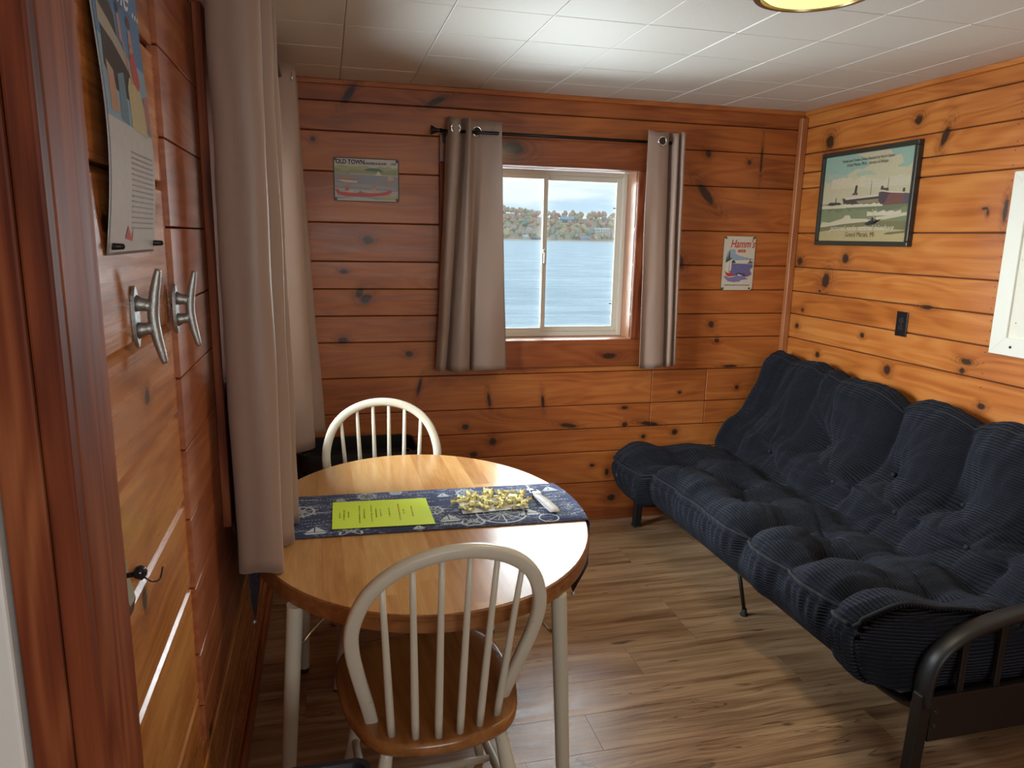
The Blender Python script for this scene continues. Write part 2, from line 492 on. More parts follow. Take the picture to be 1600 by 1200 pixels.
wk = struct('wall_kitchen', (KX, -0.4, 0))
slab_with_hole('backing', groove, wk, 1, KX - 0.12, KX - 0.018, FY - 0.1, 0.95, 0, CZ + 0.05, [])
board_wall(wk, pine_l, 1, KX, 1, FY, 0.78, ZR)
wp = struct('wall_partition', (-1.0, 0.85, 0))
slab_with_hole('backing', groove, wp, 0, 0.80, 0.92, KX, -0.30, 0, CZ, [(-1.10, -0.318, 0, 2.0)])

# opening trim beside the viewpoint
tr = struct('trim_1', (-0.27, 0.85, 0))
for nm, lo, hi, tn in (('jamb_board', (-0.298, 0.800, 0), (-0.250, 0.922, CZ), 0.35), ('casing_board', (-0.276, 0.775, 0), (-0.250, 0.7985, CZ), -0.3), ('casing_board', (-0.318, 0.779, 0), (-0.2785, 0.7985, CZ), 0.0)):
    plank(nm, lo, hi, red_z, tr, 0.003, tn, 2)
white_paint = mat('white_painted_wood', (0.74, 0.74, 0.70), 0.4, var=0.05, scale=5)
d1 = struct('door_1', (-0.7, 0.80, 0))
obj('door_leaf', box(BM(), (-1.095, 0.772, 0.01), (-0.3215, 0.812, 1.99), 0.004, 2), white_paint, d1)
for (a, b, c, d) in ((-1.0, -0.75, 0.15, 0.9), (-0.66, -0.41, 0.15, 0.9), (-1.0, -0.75, 1.05, 1.85), (-0.66, -0.41, 1.05, 1.85)):
    obj('door_panel', box(BM(), (a, 0.764, c), (b, 0.776, d), 0.004), white_paint, d1)
obj('door_knob', lathe(BM(), [(0.0, -0.055), (0.02, -0.053), (0.028, -0.038), (0.02, -0.024), (0.01, -0.02), (0.012, 0.0)], (-0.38, 0.772, 0.96), 16, 'y'), mat('worn_brass', (0.55, 0.4, 0.18), 0.3, 1.0), d1, True)

# corner post, crown, baseboards
cp = struct('trim_2', (RX - 0.02, BY - 0.02, 0))
plank('corner_post', (RX - 0.040, BY - 0.034, 0.0), (RX - 0.0005, BY - 0.0005, 2.272), pine_z, cp, 0.004, -0.1)
ct = struct('trim_3', (1.2, BY, 2.29))
plank('crown_strip', (L, BY - 0.016, 2.284), (RX, BY + 0.016, CZ), pine_b, ct, 0.005, 0.1, 3)
ct2 = struct('trim_4', (RX, 1.2, 2.29))
plank('crown_strip', (RX - 0.016, FY, 2.284), (RX + 0.016, BY - 0.017, CZ), pine_r, ct2, 0.005, 0.2, 3)
bb = struct('baseboard_back', (1.2, BY, 0))
plank('board', (L + 0.001, BY - 0.016, 0), (RX - 0.041, BY - 0.0005, 0.066), red_x, bb, 0.004, 0.0, 2)
bb = struct('baseboard_right', (RX, 1.2, 0))
plank('board', (RX - 0.016, FY, 0), (RX - 0.0005, BY - 0.035, 0.066), red_y, bb, 0.004, 0.0, 2)
bb = struct('baseboard_left', (L, 2.3, 0))
plank('board', (L + 0.0005, 0.925, 0), (L + 0.014, BY - 0.017, 0.066), red_y, bb, 0.004, 0.0, 2)

# ------------------------------------------------------------------ floor
m, gg, b = pmat('vinyl_oak_plank')
P = gg.xyz(gg.n('NewGeometry', out='Position')); so = gg.m('MULTIPLY', gg.attr('seed'), 5.1)
wob = gg.noise(gg.vec(gg.m('MULTIPLY', P[0], 2.5), gg.m('MULTIPLY', P[1], 5.0), so), 1.0, 2.0)
yy_ = gg.m('ADD', P[1], gg.m('MULTIPLY', wob, 0.045))
a1 = gg.noise(gg.vec(gg.m('MULTIPLY', P[0], 1.6), gg.m('MULTIPLY', yy_, 34.0), so), 1.0, 5.0, 0.6, 0.7)
a2 = gg.noise(gg.vec(gg.m('MULTIPLY', P[0], 5.0), gg.m('MULTIPLY', yy_, 210.0), so), 1.0, 3.0, 0.65)
a3 = gg.noise(gg.vec(gg.m('MULTIPLY', P[0], 1.3), gg.m('MULTIPLY', P[1], 9.0), so), 1.0, 2.0)
t = gg.m('ADD', gg.m('ADD', gg.m('MULTIPLY', a1, 0.75), gg.m('MULTIPLY', a2, 0.35)), gg.m('ADD', gg.m('MULTIPLY', a3, 0.55), gg.m('MULTIPLY_ADD', gg.attr('tone'), 0.07, -0.33)), clamp=True)
c = gg.ramp(t, [(0.20, (0.095, 0.048, 0.023)), (0.42, (0.29, 0.165, 0.085)), (0.60, (0.46, 0.295, 0.165)), (0.82, (0.60, 0.43, 0.27))])
kd = gg.noise(gg.vec(gg.m('MULTIPLY', P[0], 6.0), gg.m('MULTIPLY', P[1], 26.0), so), 1.0, 1.0)
c = gg.mix(gg.mr(kd, 0.70, 0.80, 0.0, 0.8), c, (0.06, 0.034, 0.02))
rg_ = gg.noise(gg.vec(gg.m('MULTIPLY', P[0], 1.5), gg.m('MULTIPLY', yy_, 14.0), so), 1.0, 3.0, 0.5, 1.2)
rg_ = gg.mr(gg.m('ABSOLUTE', gg.m('SUBTRACT', rg_, 0.5)), 0.0, 0.016, 1.0, 0.0)
rgm = gg.mr(gg.noise(gg.vec(gg.m('MULTIPLY', P[0], 1.1), gg.m('MULTIPLY', P[1], 5.0), so), 1.0, 1.0), 0.5, 0.62)
c = gg.mix(gg.m('MULTIPLY', gg.m('MULTIPLY', rg_, rgm), 0.75), c, (0.07, 0.038, 0.02))
c = gg.mix(gg.mr(gg.attr('tone'), -0.7, 0.7, 0.0, 0.5, False), c, (0.72, 0.74, 0.78), 'MULTIPLY')
m.node_tree.links.new(c, b.inputs['Base Color'])
m.node_tree.links.new(gg.mr(a1, 0.2, 0.8, 0.26, 0.40), b.inputs['Roughness'])
bn = gg.n('Bump', {'Height': a2, 'Strength': 0.35, 'Distance': 0.001}); m.node_tree.links.new(bn, b.inputs['Normal'])
floor_m = m
fl = struct('floor', (0.5, 1.0, 0))
obj('underlay', box(BM(), (KX - 0.1, FY - 0.1, -0.06), (RX + 0.1, BY + 0.1, -0.0046)), groove, fl)
pw, plen = 0.18, 1.22
known = {1: 1.77, 2: 0.808, 4: 1.106, 6: 1.426, 3: 0.45, 5: 0.2, 7: 0.75, 8: 1.95, 0: 1.2}
for r in range(-19, 13):
    y0 = 1.54 + r * pw; y1 = min(y0 + pw, BY)
    if y0 >= BY or y1 <= FY: continue
    s = known.get(r, (r * 0.4317) % plen)
    while s > KX: s -= plen
    while s < RX:
        xa, xb = max(s, KX), min(s + plen, RX)
        if xb - xa > 0.02 and (y1 > 0.78 or True):
            if not (y0 > 0.9 and xb < L):
                if y0 > 0.9: xa = max(xa, L)
                plank('plank', (xa + 0.0003, y0 + 0.0003, -0.0045), (xb - 0.0003, y1 - 0.0003, 0.0), floor_m, fl, 0.0006)
        s += plen

# ------------------------------------------------------------------ ceiling
m, gg, b = pmat('fibre_ceiling_tile')
p = gg.n('NewGeometry', out='Position')
c = gg.mix(gg.noise(p, 1.3, 2.0), (0.68, 0.67, 0.61), (0.75, 0.745, 0.69))
m.node_tree.links.new(c, b.inputs['Base Color']); b.inputs['Roughness'].default_value = 0.6
bn = gg.n('Bump', {'Height': gg.noise(p, 140.0, 3.0), 'Strength': 0.3, 'Distance': 0.002}); m.node_tree.links.new(bn, b.inputs['Normal'])
tile_m = m
ce = struct('ceiling', (0.4, 1.0, CZ))
obj('ceiling_board', box(BM(), (KX - 0.1, FY - 0.1, CZ + 0.012), (RX + 0.1, BY + 0.1, CZ + 0.08)), mat('ceiling_lath', (0.5, 0.49, 0.45), 0.8), ce)
tp = 0.3325
tile_cache = {}
for i in range(-6, 9):
    for j in range(-12, 6):
        xa, xb = 0.084 + (i - 1) * tp, 0.084 + i * tp; ya, yb = 2.14 + (j - 1) * tp, 2.14 + j * tp
        xa, xb, ya, yb = max(xa, KX), min(xb, RX - 0.001), max(ya, FY), min(yb, BY - 0.001)
        if xb - xa < 0.03 or yb - ya < 0.03 or (xb < L + 0.02 and ya > 0.9): continue
        if ya > 0.9: xa = max(xa, L)
        key = (round(xb - xa, 4), round(yb - ya, 4))
        if key not in tile_cache:
            hx, hy = key[0] / 2 - 0.0008, key[1] / 2 - 0.0008
            o = obj('tile', box(BM(), (-hx, -hy, 0), (hx, hy, 0.012), 0.0028), tile_m)
            tile_cache[key] = o.data
        else:
            o = bpy.data.objects.new('tile', tile_cache[key]); COL.objects.link(o)
        o.parent = ce; o.matrix_parent_inverse = Matrix.Translation(ce.location).inverted()
        o.location = ((xa + xb) / 2, (ya + yb) / 2, CZ + random.uniform(-0.0006, 0.0006))

# ------------------------------------------------------------------ windows
vinyl = mat('almond_vinyl_frame', (0.62, 0.58, 0.50), 0.35, var=0.04)
m = bpy.data.materials.new('window_glass'); m.use_nodes = True; nt = m.node_tree; nt.nodes.clear(); gg = G(nt)
fr = gg.n('Fresnel', {'IOR': 1.45})
sh = gg.n('MixShader', {0: fr, 1: gg.n('BsdfTransparent', {'Color': (0.95, 0.98, 0.98, 1)}), 2: gg.n('BsdfGlossy', {'Roughness': 0.02})})
gg.n('OutputMaterial', {0: sh}); glass = m
m = bpy.data.materials.new('insect_screen'); m.use_nodes = True; nt = m.node_tree; nt.nodes.clear(); gg = G(nt)
P = gg.xyz(gg.n('NewGeometry', out='Position'))
sh = gg.n('MixShader', {0: 0.13, 1: gg.n('BsdfTransparent'), 2: gg.n('BsdfDiffuse', {'Color': (0.55, 0.58, 0.6, 1)})})
gg.n('OutputMaterial', {0: sh}); screen = m


def ring_frame(bm, a, b, c, d, w_, y0, y1, axis, bev=0.003):
    """rectangular frame a..b along u, c..d in z, width w_"""
    for (p0, p1, q0, q1) in ((a, a + w_, c, d), (b - w_, b, c, d), (a + w_, b - w_, c, c + w_), (a + w_, b - w_, d - w_, d)):
        box(bm, (p0, y0, q0) if axis == 0 else (y0, p0, q0), (p1, y1, q1) if axis == 0 else (y1, p1, q1), bev)
    return bm


w1 = struct('window_1', (1.15, BY, 1.05))
F0 = BY - 0.020
for nm, lo, hi, tn in (('casing_board', (0.555, F0, 1.953), (1.757, BY - 0.0005, 2.085), -0.3), ('casing_board', (0.555, F0, 0.905), (1.757, BY - 0.0005, 1.0525), 0.1)):
    plank(nm, lo, hi, red_x, w1, 0.004, tn, 2)
for lo, hi in (((0.555, F0, 1.0535), (0.68, BY - 0.0005, 1.952)), ((1.626, F0, 1.0535), (1.757, BY - 0.0005, 1.952))):
    plank('casing_board', lo, hi, red_z, w1, 0.004, 0.1, 2)
JY = 3.93
jm = pine('pine_jamb', 2, [], (0.34, 0.15, 0.08), (0.5, 0.25, 0.14), (0.62, 0.36, 0.22), contrast=0.5)
plank('jamb_board', (1.626, BY - 0.001, 1.035), (1.644, JY, 1.97), jm, w1, 0.001, 0.2)
plank('jamb_board', (0.662, BY - 0.001, 1.035), (0.68, JY, 1.97), jm, w1, 0.001, 0.2)
plank('sill_board', (0.68, BY - 0.001, 1.035), (1.626, JY, 1.053), jm, w1, 0.001, 0.4)
plank('head_board', (0.68, BY - 0.001, 1.953), (1.626, JY, 1.971), jm, w1, 0.001, 0.3)
obj('window_frame', ring_frame(BM(), 0.682, 1.624, 1.054, 1.951, 0.026, 3.878, 3.918, 0), vinyl, w1)
XM = 1.145
s1 = obj('fixed_sash', ring_frame(BM(), XM, 1.600, 1.078, 1.927, 0.028, 3.904, 3.914, 0), vinyl, w1)
s2 = obj('sliding_sash', ring_frame(BM(), 0.706, XM + 0.024, 1.078, 1.927, 0.024, 3.884, 3.894, 0), vinyl, w1)
obj('pane', box(BM(), (XM + 0.026, 3.9075, 1.104), (1.574, 3.9100, 1.901)), glass, s1)
obj('pane', box(BM(), (0.728, 3.8875, 1.100), (XM + 0.002, 3.8900, 1.905)), glass, s2)
obj('latch', box(box(BM(), (XM + 0.004, 3.862, 1.455), (XM + 0.018, 3.876, 1.535), 0.003), (XM - 0.004, 3.858, 1.515), (XM + 0.012, 3.868, 1.53), 0.003), mat('grey_latch', (0.55, 0.53, 0.48), 0.35, 0.3), s2)
obj('screen', box(BM(), (0.70, 3.926, 1.07), (1.61, 3.9265, 1.935)), screen, w1)
for z in (1.76, 1.23):
    obj('screen_clip', box(BM(), (1.558, 3.912, z), (1.578, 3.916, z + 0.006)), mat('black_clip', (0.03, 0.03, 0.03), 0.4), w1)

w2 = struct('window_2', (L, 2.56, 0.96))
y0, y1, z0, z1 = W2
for nm, lo, hi, mm in (('casing_board', (LP + 0.0005, y0 - 0.10, z0 - 0.12), (LP + 0.022, y0, z1 + 0.12), red_z), ('casing_board', (LP + 0.0005, y1, z0 - 0.12), (LP + 0.022, y1 + 0.10, z1 + 0.12), red_z),
                       ('casing_board', (LP + 0.0005, y0 + 0.001, z0 - 0.12), (LP + 0.022, y1 - 0.001, z0), red_y), ('casing_board', (LP + 0.0005, y0 + 0.001, z1), (LP + 0.022, y1 - 0.001, z1 + 0.12), red_y),
                       ('sill_board', (L - 0.12, y0, z0 - 0.018), (LP, y1, z0), jm), ('head_board', (L - 0.12, y0, z1), (LP, y1, z1 + 0.018), jm),
                       ('jamb_board', (L - 0.12, y0 - 0.018, z0), (LP, y0, z1), jm), ('jamb_board', (L - 0.12, y1, z0), (LP, y1 + 0.018, z1), jm)):
    plank(nm, lo, hi, mm, w2, 0.002, -0.3)
obj('window_frame', ring_frame(BM(), y0 + 0.002, y1 - 0.002, z0 + 0.002, z1 - 0.002, 0.03, L - 0.115, L - 0.07, 1), vinyl, w2)
ym = (y0 + y1) / 2
for a, b_, xo in ((y0 + 0.034, ym + 0.012, 0.0), (ym - 0.012, y1 - 0.034, -0.022)):
    s = obj('sash', ring_frame(BM(), a, b_, z0 + 0.034, z1 - 0.034, 0.026, L - 0.092 + xo, L - 0.072 + xo, 1), vinyl, w2)
    obj('pane', box(BM(), (L - 0.084 + xo, a + 0.024, z0 + 0.058), (L - 0.081 + xo, b_ - 0.024, z1 - 0.058)), glass, s)
w3 = struct('unseen_fill_window', (0.6, FY, 1.05))  # unseen window, added to frame the fill light's opening
obj('window_frame', ring_frame(BM(), W3[0], W3[1], W3[2], W3[3], 0.05, FY - 0.12, FY + 0.015, 0), white_paint, w3)
obj('pane', box(BM(), (W3[0] + 0.04, FY - 0.08, W3[2] + 0.04), (W3[1] - 0.04, FY - 0.076, W3[3] - 0.04)), glass, w3)

# ------------------------------------------------------------------ futon frame and mattress
black_metal = mat('black_powder_coat', (0.009, 0.009, 0.010), 0.45, 0.0, var=0.2)
ff = thing('futon', (2.05, 2.55, 0), 'black metal futon frame with arched slatted arms under the corduroy mattress', 'futon frame')


def futon_arm(yc, parent, low=1.0):
    arc = spline([(1.672, 0.26), (1.672, 0.335), (1.70, 0.415), (1.775, 0.470), (1.90, 0.505), (2.06, 0.525), (2.22, 0.52), (2.36, 0.48), (2.445, 0.39), (2.462, 0.26)], 6)
    arc = [(a, 0.26 + (c - 0.26) * (low if c > 0.26 else 1)) for a, c in arc]
    am = obj('arm', tube(BM(), [(a, yc, c) for a, c in arc], 0.034, 12, 0.42, up=None), black_metal, parent, True)
    for x0, tilt in ((1.645, -0.012), (2.435, 0.0)):
        bm = BM(); box(bm, (x0 + 0.004, yc - 0.018, 0.012), (x0 + 0.048, yc + 0.018, 0.300), 0.005, 2)
        for v in bm.verts: v.co.x += tilt * (0.30 - v.co.z) / 0.30
        lg = obj('leg', bm, black_metal, parent)
        obj('foot_cap', box(BM(), (x0 + 0.002 + tilt, yc - 0.020, 0), (x0 + 0.050 + tilt, yc + 0.020, 0.014), 0.003), mat('black_rubber', (0.01, 0.01, 0.01), 0.7), lg)
    rl = obj('side_rail', box(BM(), (1.697, yc - 0.012, 0.135), (2.435, yc + 0.012, 0.285), 0.004, 2), black_metal, parent)
    s = -1
    for x, z in ((1.712, 0.235), (1.712, 0.19), (2.42, 0.235), (2.42, 0.19), (2.06, 0.17)):
        obj('bolt', lathe(BM(), [(0.006, -0.0155), (0.0075, -0.013), (0.0075, -0.0118)], (x, yc, z), 10, 'y'), mat('dark_steel_bolt', (0.12, 0.12, 0.12), 0.3, 1.0), rl)
    for i, x in enumerate((1.80, 1.935, 2.07, 2.205, 2.34)):
        zt = float(np.interp(x, [a for a, c in arc[:60]], [c for a, c in arc[:60]]))
        obj('slat', box(BM(), (x - 0.011, yc - 0.006, 0.28), (x + 0.011, yc + 0.006, zt - 0.006), 0.002), black_metal, parent)


futon_arm(1.57, ff); futon_arm(3.60, ff, 0.45)
rail = [(1.672, 1.57, 0.250), (1.664, 1.59, 0.248), (1.657, 1.63, 0.238), (1.654, 1.72, 0.230), (1.655, 1.85, 0.227), (1.656, 2.1, 0.226), (1.657, 2.6, 0.225), (1.656, 3.1, 0.226), (1.656, 3.45, 0.227), (1.672, 3.57, 0.225), (1.672, 3.60, 0.25)]
obj('front_rail', tube(BM(), spline(rail, 6), 0.0135, 12), black_metal, ff, True)
obj('rear_rail', tube(BM(), [(2.43, 1.57, 0.22), (2.43, 2.6, 0.20), (2.43, 3.60, 0.22)], 0.0135, 10), black_metal, ff, True)
for y in np.linspace(1.68, 3.48, 13):
    obj('deck_slat', box(BM(), (1.672, y - 0.015, 0.203), (2.43, y + 0.015, 0.2085), 0.002), black_metal, ff)
obj('back_top_rail', tube(BM(), [(2.585, 1.62, 0.80), (2.585, 3.6, 0.80)], 0.012, 10), black_metal, ff, True)
for y in np.linspace(1.66, 3.55, 7):
    obj('back_bar', tube(BM(), [(2.43, y, 0.20), (2.50, y, 0.40), (2.585, y, 0.80)], 0.008, 8), black_metal, ff, True)
for (x, y, xt) in ((1.716, 2.571, 1.668), (2.40, 2.571, 2.42)):
    lg = obj('centre_leg', tube(BM(), [(xt, y - 0.01, 0.215), (x, y, 0.02)], 0.0085, 10), black_metal, ff, True)
    obj('foot_cap', lathe(BM(), [(0.0105, 0.03), (0.012, 0.014), (0.017, 0.006), (0.017, 0.0)], (x, y, 0), 14), MC['black_rubber'], lg, True)

# corduroy cloth
m, gg, b = pmat('navy_black_corduroy')
uv = gg.xyz(gg.n('UVMap')); P = gg.n('NewGeometry', out='Position')
nz = gg.noise(P, 9.0, 3.0)
rib = gg.m('ABSOLUTE', gg.m('SINE', gg.m('MULTIPLY', gg.m('ADD', uv[1], gg.m('MULTIPLY', nz, 0.010)), PI / 0.0118)))
tuf = gg.noise(gg.vec(gg.m('MULTIPLY', uv[0], 120.0), gg.m('MULTIPLY', uv[1], 85.0)), 1.0, 2.0)
hgt = gg.m('MULTIPLY', gg.m('POWER', rib, 0.7), gg.m('MULTIPLY_ADD', tuf, 0.6, 0.7))
base = gg.mix(gg.mr(rib, 0.15, 0.8), (0.0012, 0.0012, 0.0017), (0.0175, 0.0195, 0.027))  # shade in the valleys between ribs is put into the colour
base = gg.mix(gg.m('MULTIPLY', gg.noise(P, 5.0, 4.0, 0.6), 0.55), base, (0.005, 0.0055, 0.008))
m.node_tree.links.new(base, b.inputs['Base Color'])
b.inputs['Roughness'].default_value = 0.9; b.inputs['Sheen Weight'].default_value = 0.10; b.inputs['Sheen Roughness'].default_value = 0.45
b.inputs['Sheen Tint'].default_value = (0.55, 0.62, 0.8, 1); b.inputs['Specular IOR Level'].default_value = 0.05
bn = gg.n('Bump', {'Height': hgt, 'Strength': 1.0, 'Distance': 0.0065}); m.node_tree.links.new(bn, b.inputs['Normal'])
cord = m


def resample(pts, n):
    P = np.array(pts); s = np.r_[0, np.cumsum(np.linalg.norm(np.diff(P, axis=0), axis=1))]
    q = np.linspace(0, s[-1], n)
    return np.c_[np.interp(q, s, P[:, 0]), np.interp(q, s, P[:, 1])], q


def build_mattress():
    root = thing('futon_mattress', (2.05, 2.55, 0.21), 'thick dark navy tufted corduroy futon mattress folded into seat and back', 'mattress')
    top = [(1.672, 0.240), (1.620, 0.248), (1.588, 0.285), (1.575, 0.36), (1.577, 0.415), (1.602, 0.458), (1.675, 0.502), (1.76, 0.500), (1.85, 0.475), (1.95, 0.475), (2.05, 0.455), (2.125, 0.425), (2.165, 0.435),
           (2.185, 0.50), (2.215, 0.56), (2.275, 0.60), (2.330, 0.66), (2.375, 0.76), (2.415, 0.86), (2.450, 0.925), (2.495, 0.958), (2.545, 0.95), (2.578, 0.915)]
    bot = [(1.672, 0.240), (1.75, 0.215), (1.95, 0.209), (2.15, 0.212), (2.32, 0.225), (2.40, 0.27), (2.44, 0.38), (2.48, 0.52), (2.53, 0.68), (2.565, 0.80), (2.578, 0.915)]
    NT, NY = 250, 330
    T, qT = resample(spline(top, 10), NT); B, qB = resample(spline(bot, 10), NT)
    dT = np.gradient(T, axis=0); dT /= np.linalg.norm(dT, axis=1)[:, None]
    nT = np.c_[-dT[:, 1], dT[:, 0]]
    arc_of = lambda x, z: qT[np.argmin((T[:, 0] - x) ** 2 + (T[:, 1] - z) ** 2)]
    qF, qC, qTop = arc_of(1.580, 0.425), arc_of(2.14, 0.42), arc_of(2.495, 0.958)
    ya, yb = 1.625, 3.635
    ys = np.linspace(ya, yb, NY)
    Y, Q = np.meshgrid(ys, qT, indexing='ij')
    seat = 1 / (1 + np.exp((Q - qC) / 0.02)); back = 1 - seat
    D = np.zeros_like(Y)
    wob = 0.02 * np.sin(Q * 9.0)
    for yv, dep, wd in ((3.27, 0.075, 0.045), (2.86, 0.022, 0.06), (2.445, 0.105, 0.045), (2.14, 0.045, 0.045), (1.845, 0.115, 0.042)):
        prof = np.exp(-((Q - qF - 0.10) / 0.20) ** 2)
        D -= dep * np.exp(-np.abs(Y - yv - wob) / wd) * prof * seat
    for yv, dep, wd in ((3.18, 0.040, 0.06), (2.66, 0.080, 0.055), (2.27, 0.060, 0.06), (1.86, 0.07, 0.06)):
        prof = np.exp(-((Q - qTop + 0.16) / 0.22) ** 2) + 0.8 * np.exp(-((Q - qC - 0.11) / 0.07) ** 2)
        D -= dep * np.exp(-np.abs(Y - yv - 0.4 * wob - 0.25 * (qTop - Q)* (0.0)) / wd) * prof * back
    pits = [(arc_of(1.80, 0.48), y, 0.075, 0.095) for y in (2.73, 2.15, 3.25)] + [(arc_of(1.93, 0.475), y, 0.07, 0.09) for y in (2.36, 1.80, 2.95)]
    pits += [(arc_of(2.325, 0.65), y, 0.095, 0.115) for y in (2.98, 2.56, 2.20, 1.82)] + [(arc_of(2.20, 0.53), y, 0.06, 0.08) for y in (3.25, 2.76, 2.38, 2.02)]
    rnd = random.Random(3)
    for (q0, y0, dep, r0) in pits:
        dq, dy = Q - q0, Y - y0; r = np.hypot(dq, dy); th = np.arctan2(dq, dy)
        D -= dep * np.exp(-(r / r0) ** 1.3)
        for k in range(6):
            a = rnd.uniform(0, 2 * PI); cw = np.cos(th - a)
            lat = np.abs(np.sin(th - a)) * r
            D -= np.where(cw > 0, 0.022 * np.exp(-(lat / 0.012)) * np.exp(-r / 0.15) * (1 - np.exp(-r / 0.03)), 0)
    # crowns between the tufts
    D += 0.022 * np.sin((Y - 1.845) / 0.3 * PI) ** 2 * seat + 0.034 * np.abs(np.sin((Y - 1.86) / 0.4 * PI)) * back
    # slack wrinkles
    W = np.zeros_like(Y)
    for i in range(NY):
        for j in range(0, NT):
            W[i, j] = noise.noise((ys[i] * 5.5, qT[j] * 8.0, 1.7)) * 0.016 + noise.noise((ys[i] * 15.0 + 3.0 * qT[j], qT[j] * 6.0, 5.1)) * 0.010 + noise.noise((ys[i] * 34.0, qT[j] * 8.0, 9.1)) * 0.0035
    W -= 0.007 * (np.exp(-((Q - qF - 0.016) / 0.008) ** 2) + np.exp(-((Q - qF + 0.016) / 0.008) ** 2)) + 0.005 * (np.exp(-((Q - qTop + 0.046) / 0.009) ** 2) + np.exp(-((Q - qTop + 0.014) / 0.009) ** 2))
    W += 0.004 * np.sin(Y * 2 * PI / 0.045 + 2.0 * np.sin(Y * 7)) * np.exp(-((Q - qF + 0.05) / 0.05) ** 2)
    D += W
    edge = np.minimum(np.clip((Q - 0.02) / 0.15, 0, 1), np.clip((qT[-1] - Q) / 0.08, 0, 1))
    D *= edge
    X = T[None, :, 0] + nT[None, :, 0] * D; Z = T[None, :, 1] + nT[None, :, 1] * D
    # the seams: a pinched groove below the welt
    def endshape(yv):
        e0 = np.clip(1 - (yv - ya) / 0.030, 0, 1); e1 = np.clip(1 - (yb - yv) / 0.030, 0, 1)
        return np.maximum(e0, e1)
    E_ = 0.014 * (1 - np.sqrt(np.clip(1 - endshape(Y) ** 2, 0, 1)))
    X -= nT[None, :, 0] * E_; Z -= nT[None, :, 1] * E_
    def warp(x, y, z, top_):
        ne = np.clip((1.86 - y) / 0.10, 0, 1); ne = ne * ne * (3 - 2 * ne)         # near end rides up on the arm
        fr_ = np.clip((2.10 - x) / 0.25, 0, 1)
        x2 = x - 0.075 * ne * fr_ * top_; z2 = z + ne * fr_ * 0.040
        fe = np.clip((y - 3.28) / 0.05, 0, 1)
        z2 = z2 - 0.022 * fe * fr_ * top_; x2 = x2 - 0.062 * fe * fr_ * top_
        far = np.clip((y - 3.2) / 0.2, 0, 1)
        z2 = z2 + 0.0 * far
        top_b = np.clip((z - 0.6) / 0.3, 0, 1)
        z2 = z2 - 0.045 * top_b * np.clip((3.4 - y) / 0.7, 0, 1)               # the back sags toward the near end
        corner = np.clip((1.70 - x) / 0.16, 0, 1) * np.clip((1.80 - y) / 0.22, 0, 1)
        y2 = y + 0.10 * corner ** 1.5
        return x2, y2, z2
    X, Yw, Z = warp(X, Y, Z, 1.0)
    XB = np.repeat(B[None, :, 0], NY, 0); ZB_ = np.repeat(B[None, :, 1], NY, 0); YB_ = np.repeat(ys[:, None], NT, 1)
    eb = 0.014 * (1 - np.sqrt(np.clip(1 - endshape(YB_) ** 2, 0, 1)))
    XB, YB_, ZB_ = warp(XB, YB_, ZB_ + eb * (XB < 2.3) - 0.0, 0.0)
    verts, faces, uvs = [], [], []
    vid = lambda side, i, j: side * NY * NT + i * NT + j
    verts += list(map(tuple, np.stack([X, Yw, Z], -1).reshape(-1, 3))); verts += list(map(tuple, np.stack([XB, YB_, ZB_], -1).reshape(-1, 3)))
    for i in range(NY - 1):
        for j in range(NT - 1):
            faces.append((vid(0, i, j), vid(0, i, j + 1), vid(0, i + 1, j + 1), vid(0, i + 1, j)))
            uvs += [(ys[i], qT[j]), (ys[i], qT[j + 1]), (ys[i + 1], qT[j + 1]), (ys[i + 1], qT[j])]
            if j % 1 == 0:
                faces.append((vid(1, i, j), vid(1, i + 1, j), vid(1, i + 1, j + 1), vid(1, i, j + 1)))
                uvs += [(ys[i], qB[j]), (ys[i + 1], qB[j]), (ys[i + 1], qB[j + 1]), (ys[i], qB[j + 1])]
    K = 10
    for i, sgn in ((0, -1), (NY - 1, 1)):
        grid = []
        for j in range(NT):
            a, b_ = np.array(verts[vid(0, i, j)]), np.array(verts[vid(1, i, j)])
            row = [vid(0, i, j)]
            for k in range(1, K):
                f = k / K; p = a * (1 - f) + b_ * f
                bul = 0.034 * math.sin(PI * f) * min(1, np.linalg.norm(a - b_) / 0.12)
                p[1] += sgn * bul + 0.004 * noise.noise((p[0] * 9, p[2] * 9, i))
                verts.append(tuple(p)); row.append(len(verts) - 1)
            row.append(vid(1, i, j)); grid.append(row)
        for j in range(NT - 1):
            for k in range(K):
                q = (grid[j][k], grid[j + 1][k], grid[j + 1][k + 1], grid[j][k + 1])
                if sgn > 0: q = q[::-1]
                faces.append(q)
                for v in q:
                    c_ = verts[v]; ang = 0.25
                    uvs.append((c_[0], c_[2] * 0.98 + 0.03 * c_[0]))
    bm = None
    o = obj('cover', (verts, [], faces), cord, root, True)
    uvl = o.data.uv_layers.new(name='UVMap')
    uvl.data.foreach_set('uv', np.array(uvs, dtype=np.float32).ravel())
    o.data.validate()
    # welts
    def jq(q): return int(np.argmin(np.abs(qT - q)))
    g3 = np.stack([X, Yw, Z], -1)
    welt = mat('corduroy_welt', (0.009, 0.010, 0.014), 0.9, bump=0.6, scale=30)
    def off(i, j, d=0.002): return tuple(g3[i, j] + np.array([nT[j, 0], 0, nT[j, 1]]) * d)
    jf = jq(qF + 0.002); jt = jq(qTop - 0.03)
    obj('piping', tube(BM(), [off(i, jf) for i in range(3, NY - 3)], 0.0062, 7), welt, o, True)
    obj('piping', tube(BM(), [off(i, jt) for i in range(3, NY - 3)], 0.0045, 7), welt, o, True)
    for i in (1, NY - 2):
        obj('piping', tube(BM(), [off(i, j, 0.0025) for j in range(jf, NT - 10)], 0.0050, 7), welt, o, True)
    btn = mat('tuft_thread', (0.012, 0.013, 0.018), 0.9)
